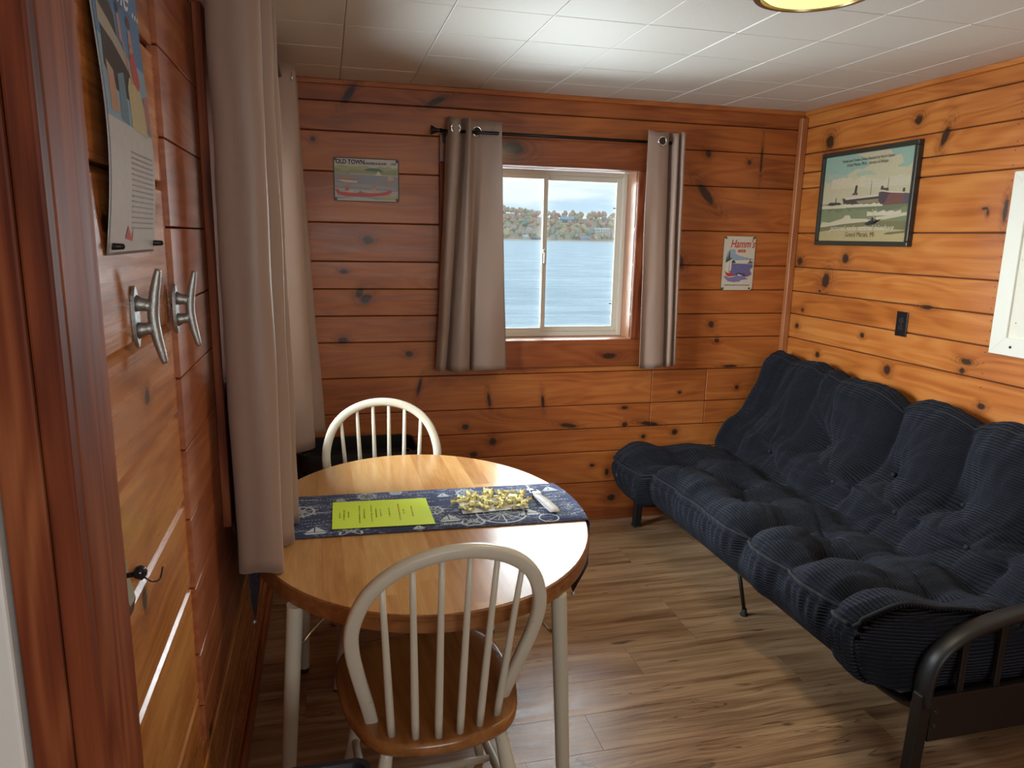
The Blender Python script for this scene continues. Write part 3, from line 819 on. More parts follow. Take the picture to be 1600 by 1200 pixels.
    for (q0, y0, dep, r0) in pits:
        i, j = int(np.argmin(np.abs(ys - y0))), jq(q0)
        bm = BM(); bmesh.ops.create_icosphere(bm, subdivisions=2, radius=0.010, matrix=Matrix.Translation(off(i, j, 0.001)))
        obj('tuft', bm, btn, o, True)
    i = NY - 22; j = jq(qF - 0.06)
    bm = BM(); box(bm, (-0.012, -0.001, -0.008), (0.012, 0.001, 0.008))
    bmesh.ops.transform(bm, matrix=Matrix.Translation(off(i, j, 0.002)) @ Matrix.Rotation(PI / 2, 4, 'Z'), verts=bm.verts[:])
    obj('sewn_label', bm, mat('brown_sewn_label', (0.10, 0.045, 0.03), 0.7), o)


build_mattress()

# ------------------------------------------------------------------ table
TX, TY, TA, TB, TZ = 0.2646, 2.144, 0.500, 0.632, 0.745
m, gg, b = pmat('butcher_block_laminate')
P = gg.xyz(gg.n('NewGeometry', out='Position'))
sx = gg.m('DIVIDE', gg.m('ADD', P[0], gg.m('MULTIPLY', P[1], 0.02)), 0.058); si = gg.m('FLOOR', sx)
r1 = gg.n('TexWhiteNoise', {'W': si}, noise_dimensions='1D')
sj = gg.m('FLOOR', gg.m('DIVIDE', gg.m('ADD', P[1], gg.m('MULTIPLY', r1, 2.0)), 1.7))
r2 = gg.n('TexWhiteNoise', {'Vector': gg.vec(si, sj)}, noise_dimensions='2D')
n1 = gg.noise(gg.vec(gg.m('MULTIPLY', P[0], 26.0), gg.m('MULTIPLY', P[1], 2.6), gg.m('MULTIPLY', r2, 30.0)), 1.0, 4.0, 0.6, 0.8)
n2 = gg.noise(gg.vec(gg.m('MULTIPLY', P[0], 160.0), gg.m('MULTIPLY', P[1], 14.0), r2), 1.0, 3.0)
t = gg.m('ADD', gg.m('ADD', gg.m('MULTIPLY', r2, 0.42), gg.m('MULTIPLY', n1, 0.75)), gg.m('MULTIPLY_ADD', n2, 0.25, -0.28), clamp=True)
c = gg.ramp(t, [(0.08, (0.36, 0.155, 0.048)), (0.45, (0.55, 0.29, 0.105)), (0.9, (0.72, 0.46, 0.20))])
m.node_tree.links.new(c, b.inputs['Base Color']); b.inputs['Roughness'].default_value = 0.24
b.inputs['Specular IOR Level'].default_value = 0.6
bn = gg.n('Bump', {'Height': gg.noise(gg.vec(P[0], P[1]), 220.0, 2.0), 'Strength': 0.10, 'Distance': 0.0006}); m.node_tree.links.new(bn, b.inputs['Normal'])
laminate = m
edge_m = wood_small('table_edge_wood', (0.16, 0.055, 0.016), (0.34, 0.14, 0.045), 0, 0.28)
cream = mat('cream_metal_paint', (0.54, 0.52, 0.42), 0.32, var=0.05)
tb = thing('dining_table', (TX, TY, 0), 'oval butcher block patterned dining table with cream round legs', 'table')
oval = lambda k, n, s=0.0: (TX + (TA - s) * math.cos(2 * PI * k / n), TY + (TB - s) * math.sin(2 * PI * k / n))
NN = 96
bm = BM(); prism(bm, [oval(k, NN, 0.004) for k in range(NN)], TZ - 0.047, TZ)
obj('tabletop', bm, laminate, tb)
bm = BM(); prof = [(0.006, TZ - 0.0015), (0.0, TZ - 0.004), (0.0, TZ - 0.015), (0.002, TZ - 0.0165), (0.0, TZ - 0.018), (0.0, TZ - 0.045), (0.008, TZ - 0.050), (0.05, TZ - 0.050)]
rings = [[bm.verts.new(oval(k, NN, s) + (z,)) for k in range(NN)] for s, z in prof]
for i in range(len(rings) - 1):
    for k in range(NN): bm.faces.new((rings[i][k], rings[i][(k + 1) % NN], rings[i + 1][(k + 1) % NN], rings[i + 1][k]))
obj('edge_band', bm, edge_m, tb, True, auto=40)
bm = BM(); prism(bm, [(TX + (TA - 0.09) * math.cos(2 * PI * k / 48), TY + (TB - 0.12) * math.sin(2 * PI * k / 48)) for k in range(48)], TZ - 0.095, TZ - 0.0475)
obj('apron', bm, cream, tb)
rodm = mat('dull_brass_rod', (0.42, 0.33, 0.2), 0.35, 0.8)
for (xt, yt, xf, yf) in ((0.552, 1.640, 0.606, 1.695), (-0.100, 1.722, -0.150, 1.800), (-0.095, 2.52, -0.125, 2.483 + 0.06), (0.560, 2.62, 0.605, 2.66)):
    lg = obj('leg', tube(BM(), [(xt, yt, 0.698), (xf, yf, 0.02)], [0.0205, 0.0185], 18), cream, tb, True, auto=50)
    obj('foot_glide', lathe(BM(), [(0.016, 0.022), (0.018, 0.012), (0.016, 0.0)], (xf, yf, 0), 14), MC['black_rubber'], lg, True)
    ix, iy = TX + (xt - TX) * 0.35, TY + (yt - TY) * 0.55
    q = lambda f, z: (xt + (xf - xt) * (0.698 - z) / 0.68 + (ix - xt) * f, yt + (yf - yt) * (0.698 - z) / 0.68 + (iy - yt) * f, z)
    obj('brace', tube(BM(), spline([q(0.03, 0.585), q(0.10, 0.578), q(0.2, 0.60), q(0.55, 0.655), q(0.75, 0.66)], 6), 0.0045, 8), rodm, tb, True)

# near / far bow-back chairs
seat_m = wood_small('chair_seat_oak', (0.22, 0.078, 0.020), (0.40, 0.175, 0.052), 1, 0.25, 0.7)
m, gg, b = pmat('worn_white_chair_paint')
P_ = gg.n('TexCoord', out='Object')
wz = gg.mr(gg.noise(P_, 38.0, 3.0, 0.7), 0.70, 0.74)
m.node_tree.links.new(gg.mix(wz, (0.60, 0.57, 0.47), (0.28, 0.21, 0.13)), b.inputs['Base Color']); b.inputs['Roughness'].default_value = 0.35
chair_m = m


def make_chair(label, rnd_wear=0):
    r = thing('dining_chair', (0, 0, 0), label, 'chair', 'white bow-back chairs at the dining table')
    out = spline([(-0.150, -0.235), (0.0, -0.272), (0.150, -0.235), (0.212, -0.120), (0.228, 0.02), (0.218, 0.14), (0.160, 0.205), (0.0, 0.222), (-0.160, 0.205), (-0.218, 0.14), (-0.228, 0.02), (-0.212, -0.120)], 6, True)
    bm = BM(); cx, cy = 0, -0.02
    rings = []
    for s, z in ((0.93, 0.413), (0.985, 0.418), (1.0, 0.428), (1.0, 0.440), (0.985, 0.448), (0.955, 0.450), (0.80, 0.448), (0.5, 0.442), (0.2, 0.441)):
        rings.append([bm.verts.new((cx + (p[0] - cx) * s, cy + (p[1] - cy) * s, z)) for p in out])
    n = len(out)
    for i in range(len(rings) - 1):
        for k in range(n): bm.faces.new((rings[i][k], rings[i][(k + 1) % n], rings[i + 1][(k + 1) % n], rings[i + 1][k]))
    bm.faces.new(rings[0]); bm.faces.new(rings[-1])
    obj('seat', bm, seat_m, r, True, auto=60)
    # bow in its leaning plane
    lean = lambda z: -0.140 - 0.170 * (z - 0.45) / 0.485
    right = [(0.163, 0.435), (0.176, 0.50), (0.199, 0.60), (0.216, 0.69), (0.2155, 0.765), (0.189, 0.84), (0.139, 0.893), (0.072, 0.924)]
    pts = [(-a, z) for a, z in right] + [(0.0, 0.934)] + [(a, z) for a, z in right[::-1]]
    sp = spline(pts, 7)
    bow3 = [(a, lean(z), z) for a, z in sp]
    bm = BM(); N = len(bow3); sec = []
    nrm = V((0, -0.485, -0.170)).normalized()                       # normal of the bow plane
    for i in range(N):
        t_ = (V(bow3[min(i + 1, N - 1)]) - V(bow3[max(i - 1, 0)])).normalized(); side = t_.cross(nrm).normalized()
        ring = []
        for k in range(12):
            a = 2 * PI * k / 12; ca, sa = math.cos(a), math.sin(a)
            ex = lambda q: math.copysign(abs(q) ** 0.6, q)
            ring.append(bm.verts.new(V(bow3[i]) + side * 0.0165 * ex(ca) + nrm * 0.0125 * ex(sa)))
        sec.append(ring)
    for i in range(N - 1):
        for k in range(12): bm.faces.new((sec[i][k], sec[i][(k + 1) % 12], sec[i + 1][(k + 1) % 12], sec[i + 1][k]))
    bm.faces.new(sec[0]); bm.faces.new(sec[-1])
    obj('bow', bm, chair_m, r, True)
    for i in range(6):
        f = (i - 2.5) / 2.5
        xb = 0.128 * f; yb_ = -0.245 + 0.040 * f * f
        xt = 0.158 * f
        zt = float(np.interp(xt, [a for a, z in sp if z > 0.76], [z for a, z in sp if z > 0.76])) - 0.004
        p0, p1 = V((xb, yb_, 0.436)), V((xt, lean(zt) + 0.002, zt))
        obj('spindle', tube(BM(), [p0.lerp(p1, q) for q in (0, 0.12, 0.3, 0.5, 0.75, 1)], [0.0095, 0.0098, 0.0095, 0.0086, 0.0075, 0.0066], 10), chair_m, r, True)
    legs = {}
    for sx_, sy_ in ((-1, -1), (1, -1), (-1, 1), (1, 1)):
        p0 = V((0.135 * sx_, -0.03 + 0.135 * sy_ - (0.03 if sy_ < 0 else 0), 0.425)); p1 = V((0.208 * sx_, -0.02 + 0.205 * sy_ - (0.05 if sy_ < 0 else 0), 0.008))
        lg = obj('leg', tube(BM(), [p0.lerp(p1, q) for q in (0, 0.1, 0.3, 0.5, 0.75, 1)], [0.0135, 0.016, 0.0195, 0.019, 0.0155, 0.0125], 12), chair_m, r, True)
        obj('foot_glide', lathe(BM(), [(0.009, 0.012), (0.0105, 0.006), (0.0095, 0.0)], (p1.x, p1.y, 0), 10), MC['black_rubber'], lg, True)
        legs[(sx_, sy_)] = (p0, p1)
    at = lambda s, q: legs[s][0].lerp(legs[s][1], q)
    mids = []
    for sx_ in (-1, 1):
        a, b_ = at((sx_, -1), 0.55), at((sx_, 1), 0.55)
        obj('stretcher', tube(BM(), [a.lerp(b_, q) for q in (0, 0.25, 0.5, 0.75, 1)], [0.009, 0.0125, 0.0145, 0.0125, 0.009], 10), chair_m, r, True); mids.append(a.lerp(b_, 0.5))
    obj('stretcher', tube(BM(), [mids[0].lerp(mids[1], q) for q in (0, 0.25, 0.5, 0.75, 1)], [0.008, 0.012, 0.014, 0.012, 0.008], 10), chair_m, r, True)
    a, b_ = at((-1, -1), 0.40), at((1, -1), 0.40)
    obj('stretcher', tube(BM(), [a.lerp(b_, q) for q in (0, 0.25, 0.5, 0.75, 1)], [0.009, 0.0135, 0.0155, 0.0135, 0.009], 10), chair_m, r, True)
    return r


ch = make_chair('white spindle-back chair with brown wood seat, nearest the viewer, back turned')
ch.location = (0.224, 1.738, 0); ch.rotation_euler = (0, 0, math.radians(5.0))
ch2 = copy_tree(ch); ch2['label'] = 'white spindle-back chair tucked under the far side of the table by the wall'
ch2.location = (0.196, 2.585, 0); ch2.rotation_euler = (0, 0, math.radians(180.5))

# ------------------------------------------------------------------ runner, flyer, candies, strap on the table
m, gg, b = pmat('navy_nautical_cloth')
P = gg.xyz(gg.n('NewGeometry', out='Position'))
n1 = gg.noise(gg.vec(gg.m('MULTIPLY', P[0], 60.0), gg.m('MULTIPLY', P[1], 190.0), gg.m('MULTIPLY', P[2], 190.0)), 1.0, 3.0, 0.7)
n2 = gg.noise(gg.vec(P[0], P[1], P[2]), 11.0, 2.0)
msk = gg.m('MULTIPLY', gg.mr(n1, 0.53, 0.63), gg.mr(n2, 0.42, 0.56))
m.node_tree.links.new(gg.mix(gg.m('MULTIPLY', msk, 0.6), (0.034, 0.046, 0.115), (0.46, 0.53, 0.60)), b.inputs['Base Color'])
b.inputs['Roughness'].default_value = 0.85
runner_m = m
rn = thing('table_runner', (0.3, 2.165, TZ), 'navy blue nautical print runner with pointed hanging ends across the table', 'table runner')
ymid = lambda x: 2.1815 - 0.032 * (x + 0.1)
hw = 0.172
bm = BM(); bmid = []
# left tip, drop, over the top, right drop, tip : (x, z, half width)
path = [(-0.247, 0.42, 0.002), (-0.2475, 0.53, 0.10), (-0.248, 0.60, hw), (-0.2485, 0.70, hw), (-0.246, 0.738, hw), (-0.238, TZ + 0.003, hw)] + [(x, TZ + 0.0022, hw) for x in np.linspace(-0.20, 0.72, 24)] + \
       [(0.762, TZ + 0.0028, hw), (0.773, TZ - 0.006, hw), (0.776, 0.70, hw), (0.777, 0.60, hw), (0.777, 0.53, 0.10), (0.776, 0.42, 0.002)]
hem = 9
rows = []
for (x, z, h) in path:
    rr = []
    for k in range(hem):
        f = k / (hem - 1) * 2 - 1; y = ymid(min(max(x, -0.2), 0.72)) + f * h
        # the cloth bends over the oval edge where the table is narrower
        xe = TX + math.copysign(TA * math.sqrt(max(0, 1 - ((y - TY) / TB) ** 2)), x - TX)
        xx = x
        if abs(z - TZ) > 0.0045 or abs(x - TX) > 0.495:
            xx = xe + math.copysign(0.010 if z < TZ - 0.003 else 0.004, x - TX)
        rr.append(bm.verts.new((xx, y, z)))
    rows.append(rr)
for i in range(len(rows) - 1):
    for k in range(hem - 1): bm.faces.new((rows[i][k], rows[i][k + 1], rows[i + 1][k + 1], rows[i + 1][k]))
rc = obj('cloth', bm, runner_m, rn, True, auto=50)
md = rc.modifiers.new('thick', 'SOLIDIFY'); md.thickness = 0.0016; md.offset = 1
obj('tassel_bead', lathe(BM(), [(0.0, -0.008), (0.006, -0.004), (0.007, 0.002), (0.003, 0.008)], (0.776, ymid(0.72), 0.413), 10), mat('grey_bead', (0.5, 0.5, 0.5), 0.3, 0.6), rn, True)
obj('tassel_bead', lathe(BM(), [(0.0, -0.008), (0.006, -0.004), (0.007, 0.002), (0.003, 0.008)], (-0.249, ymid(-0.2), 0.413), 10), MC['grey_bead'], rn, True)
# printed motifs
wht = (0.55, 0.62, 0.68)
items = []
def seg(a, b, w_):
    dx, dy = b[0] - a[0], b[1] - a[1]; l = math.hypot(dx, dy) or 1; nx, ny = -dy / l * w_ / 2, dx / l * w_ / 2
    items.append((wht, [(a[0] - nx, a[1] - ny), (b[0] - nx, b[1] - ny), (b[0] + nx, b[1] + ny), (a[0] + nx, a[1] + ny)]))
def ringp(cx, cy, r, w_, n=28):
    p = ell(cx, cy, r, r, n)
    for k in range(n): seg(p[k], p[(k + 1) % n], w_)
def compass(cx, cy, r):
    ringp(cx, cy, r, 0.006); ringp(cx, cy, r * 0.72, 0.002)
    for k in range(16):
        a = PI * k / 8; seg((cx, cy), (cx + r * (0.95 if k % 2 == 0 else 0.7) * math.cos(a), cy + r * (0.95 if k % 2 == 0 else 0.7) * math.sin(a)), 0.004 if k % 2 == 0 else 0.002)
def helm(cx, cy, r):
    ringp(cx, cy, r, 0.008); ringp(cx, cy, r * 0.35, 0.005)
    for k in range(8):
        a = PI * k / 4 + 0.2; seg((cx, cy), (cx + r * 1.35 * math.cos(a), cy + r * 1.35 * math.sin(a)), 0.005)
def anchor(cx, cy, s, rot):
    R2 = lambda p: (cx + s * (p[0] * math.cos(rot) - p[1] * math.sin(rot)), cy + s * (p[0] * math.sin(rot) + p[1] * math.cos(rot)))
    seg(R2((0, -1)), R2((0, 1)), 0.006); seg(R2((-0.4, 0.6)), R2((0.4, 0.6)), 0.005)
    arc_ = [R2((0.75 * math.cos(a), -0.35 + 0.65 * math.sin(a))) for a in np.linspace(PI, 2 * PI, 9)]
    for p, q in zip(arc_, arc_[1:]): seg(p, q, 0.007)
    c_ = R2((0, 1.15)); ringp(c_[0], c_[1], s * 0.17, 0.003, 10)
def ship(cx, cy, s):
    for tri in ([(0, 0.15), (0, 1.2), (0.75, 0.15)], [(-0.1, 0.15), (-0.1, 1.0), (-0.7, 0.15)], [(-0.85, 0.05), (0.9, 0.05), (0.6, -0.25), (-0.6, -0.25)]):
        items.append((wht, [(cx + s * a, cy + s * b_) for a, b_ in tri]))
compass(0.505, 2.085, 0.078); helm(0.43, 2.285, 0.030); helm(0.105, 2.315, 0.026); helm(-0.10, 2.215, 0.04)
anchor(0.41, 2.035, 0.030, 0.9); anchor(0.40, 2.035, 0.030, -0.9); anchor(0.05, 2.022, 0.028, 0.8); anchor(0.04, 2.022, 0.028, -0.8); anchor(0.66, 2.10, 0.02, 1.5)
ship(0.59, 2.065, 0.040); ship(0.34, 2.06, 0.04); ship(-0.055, 2.04, 0.04); ship(0.715, 2.26, 0.032); ship(0.35, 2.27, 0.026); ship(0.24, 2.015, 0.022); ship(0.56, 2.27, 0.02); ship(0.02, 2.29, 0.02)
helm(0.595, 2.255, 0.028); compass(0.20, 2.33, 0.018); helm(0.30, 2.15, 0.03); ringp(0.64, 2.02, 0.03, 0.004); ringp(0.05, 2.2, 0.03, 0.004)
rq = random.Random(5)
for k in range(170):
    a, b_ = rq.uniform(-0.16, 0.73), rq.uniform(2.02, 2.335)
    x = a
    for q in range(rq.randint(3, 8)):
        l = rq.uniform(0.004, 0.010); seg((x, b_ + rq.uniform(-0.002, 0.002)), (x + l, b_ + rq.uniform(-0.002, 0.002)), rq.uniform(0.0016, 0.0032)); x += l + 0.004
xr_ = lambda b_: TX + TA * math.sqrt(max(0.0, 1 - ((b_ - TY) / TB) ** 2)) - 0.012
items = [(c_, [(min(max(a, -0.19), xr_(b_)), min(max(b_, ymid(a) - hw + 0.003), ymid(a) + hw - 0.003)) for a, b_ in p]) for c_, p in items]
art('nautical_print', rn, (0, 0, TZ + 0.0040), (1, 0, 0), (0, 1, 0), items, 0.85, 0.0002, dz=0.0)['kind'] = 'stuff'
pr = pcol(wht, 0.85)
for body, x, y, s in (('SKIPPER', 0.315, 2.025, 0.016),):
    text('lettering', body, s, pr, (x, y, TZ + 0.0044), (1, -0.03, 0), (0.03, 1, 0), rn, thick=0.0004)

fy = thing('flyer', (0.143, 2.153, TZ), 'bright yellow-green printed paper sheet lying on the navy runner', 'paper')
c4 = [(-0.004, 2.271), (0.290, 2.256), (0.291, 2.033), (-0.008, 2.050)]
bm = BM(); prism(bm, c4, TZ + 0.0066, TZ + 0.0073); obj('sheet', bm, mat('neon_yellow_paper', (0.74, 0.97, 0.07), 0.6, var=0.03), fy)
Rt, Ut = V((-0.03, -1, 0)), V((1, -0.03, 0))
ink, red = pcol((0.16, 0.22, 0.03)), pcol((0.62, 0.10, 0.03))
fit = []
rq = random.Random(9)
def pstroke(cx, cy, w_, h, colr):
    fit.append((colr, [(cx - w_ / 2, cy - h / 2), (cx + w_ / 2, cy - h / 2), (cx + w_ / 2, cy + h / 2), (cx - w_ / 2, cy + h / 2)]))
# rows of print too small to read, centred on the sheet: (distance from the sheet middle up the page, row length, height, colour)
for v, ln, h, colr in ((0.092, 0.085, 0.006, (0.62, 0.10, 0.03)), (0.066, 0.036, 0.006, (0.62, 0.10, 0.03)), (0.052, 0.135, 0.006, (0.62, 0.10, 0.03)), (0.022, 0.075, 0.005, (0.20, 0.27, 0.04)),
                       (-0.004, 0.06, 0.005, (0.20, 0.27, 0.04)), (-0.018, 0.075, 0.005, (0.16, 0.22, 0.03)), (-0.032, 0.14, 0.005, (0.16, 0.22, 0.03)), (-0.054, 0.075, 0.006, (0.16, 0.22, 0.03)),
                       (-0.068, 0.15, 0.005, (0.16, 0.22, 0.03)), (-0.101, 0.046, 0.005, (0.16, 0.22, 0.03)), (-0.114, 0.082, 0.006, (0.16, 0.22, 0.03)), (-0.127, 0.046, 0.005, (0.16, 0.22, 0.03))):
    u = -ln / 2
    while u < ln / 2:
        l = rq.uniform(0.0022, 0.0040)
        if rq.random() > 0.16:
            pstroke(u + l / 2, v + rq.uniform(-0.0006, 0.0006), l * 0.35, h * rq.uniform(0.6, 1.0), colr); pstroke(u + l * 0.6, v - h * 0.2, l * 0.7, h * 0.3, colr)
        u += l
art('small_print', fy, (0.143, 2.153, TZ + 0.0073), Rt, Ut, fit, 0.6, 0.0002, dz=0.0)['kind'] = 'stuff'

gold = mat('gold_foil', (0.86, 0.72, 0.32), 0.28, 0.75, var=0.3, scale=60, bump=0.9)
card_m = mat('white_card', (0.75, 0.75, 0.72), 0.5, var=0.03)
cd = thing('candy_card', (0.49, 2.16, TZ), 'small white card lying under the gold wrapped candies', 'card')
bm = BM(); prism(bm, [(0.385, 2.094), (0.60, 2.106), (0.60, 2.235), (0.39, 2.24)], TZ + 0.0066, TZ + 0.0078); obj('card', bm, card_m, cd)


def candy_mesh(seed):
    rr = random.Random(seed); bm = BM()
    n, rings = 10, []
    for (x, ry, rz) in ((-0.032, 0.015, 0.004), (-0.026, 0.013, 0.004), (-0.019, 0.009, 0.004), (-0.013, 0.0035, 0.0035), (-0.010, 0.007, 0.006), (-0.004, 0.0105, 0.0085), (0.004, 0.0105, 0.0085), (0.010, 0.007, 0.006), (0.013, 0.0035, 0.0035), (0.019, 0.010, 0.004), (0.026, 0.014, 0.004), (0.033, 0.016, 0.004)):
        fan = abs(x) > 0.013
        ring = []
        for k in range(n):
            a = 2 * PI * k / n; j = rr.uniform(0.75, 1.2)
            ring.append(bm.verts.new((x + rr.uniform(-0.0015, 0.0015), ry * j * math.cos(a) , rz * j * math.sin(a) + (0.004 * ((k % 2) * 2 - 1) if fan else 0))))
        rings.append(ring)
    for i in range(len(rings) - 1):
        for k in range(n): bm.faces.new((rings[i][k], rings[i][(k + 1) % n], rings[i + 1][(k + 1) % n], rings[i + 1][k]))
    bm.faces.new(rings[0]); bm.faces.new(rings[-1])
    return bm
rc_ = random.Random(12); cand = []
spots = [(0.40, 2.115), (0.43, 2.165), (0.405, 2.205), (0.455, 2.125), (0.47, 2.205), (0.485, 2.155), (0.51, 2.115), (0.515, 2.195), (0.535, 2.235), (0.545, 2.15), (0.565, 2.105), (0.575, 2.185), (0.595, 2.14), (0.43, 2.235), (0.49, 2.255), (0.385, 2.16), (0.60, 2.20), (0.455, 2.175), (0.53, 2.165), (0.42, 2.14), (0.445, 2.21), (0.50, 2.215), (0.555, 2.215), (0.575, 2.14), (0.59, 2.17), (0.47, 2.145), (0.515, 2.135)]
for i, (x, y) in enumerate(spots):
    if i < 4:
        o = obj('gold_candy', candy_mesh(i), gold); cand.append(o)
    else:
        o = cand[i % 4].copy(); COL.objects.link(o)
    up = 0.0165 if i < 15 else 0.024; o.scale = (0.82, 0.82, 0.75)
    o.location = (x, y, TZ + up); o.rotation_euler = (rc_.uniform(-0.25, 0.25), rc_.uniform(-0.2, 0.2), rc_.uniform(0, PI))
    tag(o, 'twist-wrapped gold foil candy in the loose pile on the runner', 'candy', 'gold candies on the table')

ks = thing('wristlet_strap', (0.665, 2.15, TZ), 'white printed fabric wristlet key strap right of the gold candies', 'key strap')
bm = BM(); z0 = TZ + 0.008
pts = [(0.655, 2.215, z0 + 0.004), (0.655, 2.18, z0 + 0.007), (0.658, 2.14, z0 + 0.012), (0.662, 2.10, z0 + 0.012), (0.665, 2.06, z0 + 0.013), (0.667, 2.045, z0 + 0.008), (0.666, 2.05, z0 + 0.002), (0.66, 2.12, z0), (0.656, 2.20, z0)]
sp_ = spline(pts, 5); rows = [[bm.verts.new((p[0] + s, p[1], p[2])) for s in (-0.014, 0.014)] for p in sp_]
for a, b_ in zip(rows, rows[1:]): bm.faces.new((a[0], a[1], b_[1], b_[0]))
o = obj('strap', bm, mat('printed_white_webbing', (0.62, 0.60, 0.60), 0.8, var=0.35, scale=70), ks, True)
md = o.modifiers.new('thick', 'SOLIDIFY'); md.thickness = 0.0018
obj('clamp', box(BM(), (0.640, 2.208, z0), (0.670, 2.226, z0 + 0.008), 0.002), mat('polished_steel', (0.6, 0.6, 0.6), 0.2, 1.0), ks)
bm = BM(); tube(bm, [(0.655 + 0.016 * math.cos(a), 2.243 + 0.016 * math.sin(a), z0 + 0.001) for a in np.linspace(0, 2 * PI, 25)], 0.0016, 8, cap=False); obj('ring', bm, MC['polished_steel'], ks, True)
obj('key', box(lathe(BM(), [(0.0, -0.001), (0.012, -0.001), (0.012, 0.001), (0.0, 0.001)], (0.645, 2.262, z0 + 0.0015), 14, cap=False), (0.642, 2.27, z0 + 0.0005), (0.648, 2.305, z0 + 0.0025)), mat('dark_key', (0.05, 0.05, 0.06), 0.35, 0.8), ks)

# ------------------------------------------------------------------ curtains and rods
m, gg, b = pmat('taupe_satin_curtain')
P = gg.n('TexCoord', out='Object'); q = gg.xyz(P)
nz = gg.noise(gg.vec(q[0], q[1], gg.m('MULTIPLY', q[2], 0.5)), 6.0, 2.0)
m.node_tree.links.new(gg.mix(nz, (0.285, 0.195, 0.150), (0.335, 0.235, 0.185)), b.inputs['Base Color'])
b.inputs['Roughness'].default_value = 0.42; b.inputs['Sheen Weight'].default_value = 0.15; b.inputs['Specular IOR Level'].default_value = 0.4
wv = gg.noise(gg.vec(gg.m('MULTIPLY', q[0], 900.0), gg.m('MULTIPLY', q[1], 900.0), gg.m('MULTIPLY', q[2], 60.0)), 1.0, 1.0)
bn = gg.n('Bump', {'Height': gg.m('ADD', wv, gg.m('MULTIPLY', gg.noise(P, 14.0, 3.0), 3.0)), 'Strength': 0.18, 'Distance': 0.003}); m.node_tree.links.new(bn, b.inputs['Normal'])
satin = m
chrome = mat('chrome_grommet', (0.7, 0.7, 0.7), 0.12, 1.0, var=0.03)
iron = mat('black_iron_rod', (0.012, 0.011, 0.011), 0.3, 0.4)


def curtain(label, top, bot, zt, zb, group, grommets=(), seed=0, sub=7):
    n = len(top); cx = sum(p[0] for p in top) / n; cy = sum(p[1] for p in top) / n
    r = thing('curtain', (cx, cy, zb), label, 'curtain', group)
    A = np.array(spline(top, sub)); Bp = np.array(spline(bot, sub)); M = 40
    bm = BM(); rows = []
    for i in range(M + 1):
        f = i / M; e = f ** 1.15
        row = []
        for k in range(len(A)):
            p = A[k] * (1 - e) + Bp[k] * e
            z = zt + (zb - zt) * f + 0.006 * math.sin(k * 0.23 + seed) * (1 - f) ** 6
            wob = noise.noise((p[0] * 9, p[1] * 9 + seed, z * 3.0)) * 0.005 + noise.noise((p[0] * 30, p[1] * 30 + seed, z * 9.0)) * 0.0016
            if f > 0.985: z += 0.005 * math.sin(k * 0.31 + seed)
            row.append(bm.verts.new((p[0] + wob, p[1] + wob * 0.8, z)))
        rows.append(row)
    for a, b_ in zip(rows, rows[1:]):
        for k in range(len(a) - 1): bm.faces.new((a[k], a[k + 1], b_[k + 1], b_[k]))
    o = obj('panel', bm, satin, r, True)
    md = o.modifiers.new('thick', 'SOLIDIFY'); md.thickness = 0.0022; md.offset = 0
    # stitched hem
    hz = zb + 0.035
    e = ((zt - hz) / (zt - zb)) ** 1.15
    pts = [(A[k][0] * (1 - e) + Bp[k][0] * e, A[k][1] * (1 - e) + Bp[k][1] * e, hz) for k in range(len(A))]
    for (gx, gy, gz, nx, ny) in grommets:
        bm = BM(); N_ = V((nx, ny, 0)).normalized(); T_ = V((-N_.y, N_.x, 0))
        tube(bm, [V((gx, gy, gz)) + T_ * 0.0215 * math.cos(a) + V((0, 0, 1)) * 0.0215 * math.sin(a) for a in np.linspace(0, 2 * PI, 25)], 0.005, 8, 0.6, up=N_, cap=False)
        obj('grommet', bm, chrome, r, True)
        bm = BM(); vs = [bm.verts.new(V((gx, gy, gz)) + T_ * 0.0185 * math.cos(2 * PI * k / 20) + V((0, 0, 1)) * 0.0185 * math.sin(2 * PI * k / 20) + N_ * 0.0018) for k in range(20)]
        bm.faces.new(vs); obj('grommet_hole', bm, mat('dark_hole', (0.02, 0.014, 0.012), 0.8), r)
    return r


GB, GL = 'taupe curtains on the back window', 'taupe curtains on the left wall'
curtain('taupe grommet curtain at the left side of the lake window', [(0.585, 3.69), (0.60, 3.628), (0.638, 3.622), (0.652, 3.69), (0.664, 3.70), (0.684, 3.628), (0.697, 3.64), (0.715, 3.682), (0.76, 3.692), (0.81, 3.688), (0.852, 3.645)],
        [(0.525, 3.665), (0.545, 3.632), (0.572, 3.645), (0.588, 3.70), (0.605, 3.635), (0.65, 3.612), (0.694, 3.635), (0.706, 3.70), (0.722, 3.642), (0.80, 3.618), (0.895, 3.65)], 2.150, 0.915, GB,
        [(0.735, 3.686, 2.100, 0, -1), (0.826, 3.680, 2.097, -0.3, -1), (0.618, 3.621, 2.102, 0, -1)], 1)
curtain('taupe grommet curtain at the right side of the lake window', [(1.615, 3.625), (1.65, 3.620), (1.69, 3.622), (1.735, 3.640), (1.758, 3.69), (1.77, 3.635), (1.79, 3.628), (1.80, 3.69), (1.812, 3.634), (1.83, 3.63), (1.846, 3.69)],
        [(1.625, 3.60), (1.66, 3.622), (1.72, 3.608), (1.775, 3.622), (1.79, 3.69), (1.803, 3.628), (1.825, 3.63), (1.833, 3.69), (1.842, 3.64), (1.856, 3.64), (1.872, 3.69)], 2.142, 0.908, GB,
        [(1.695, 3.619, 2.094, 0, -1)], 2)
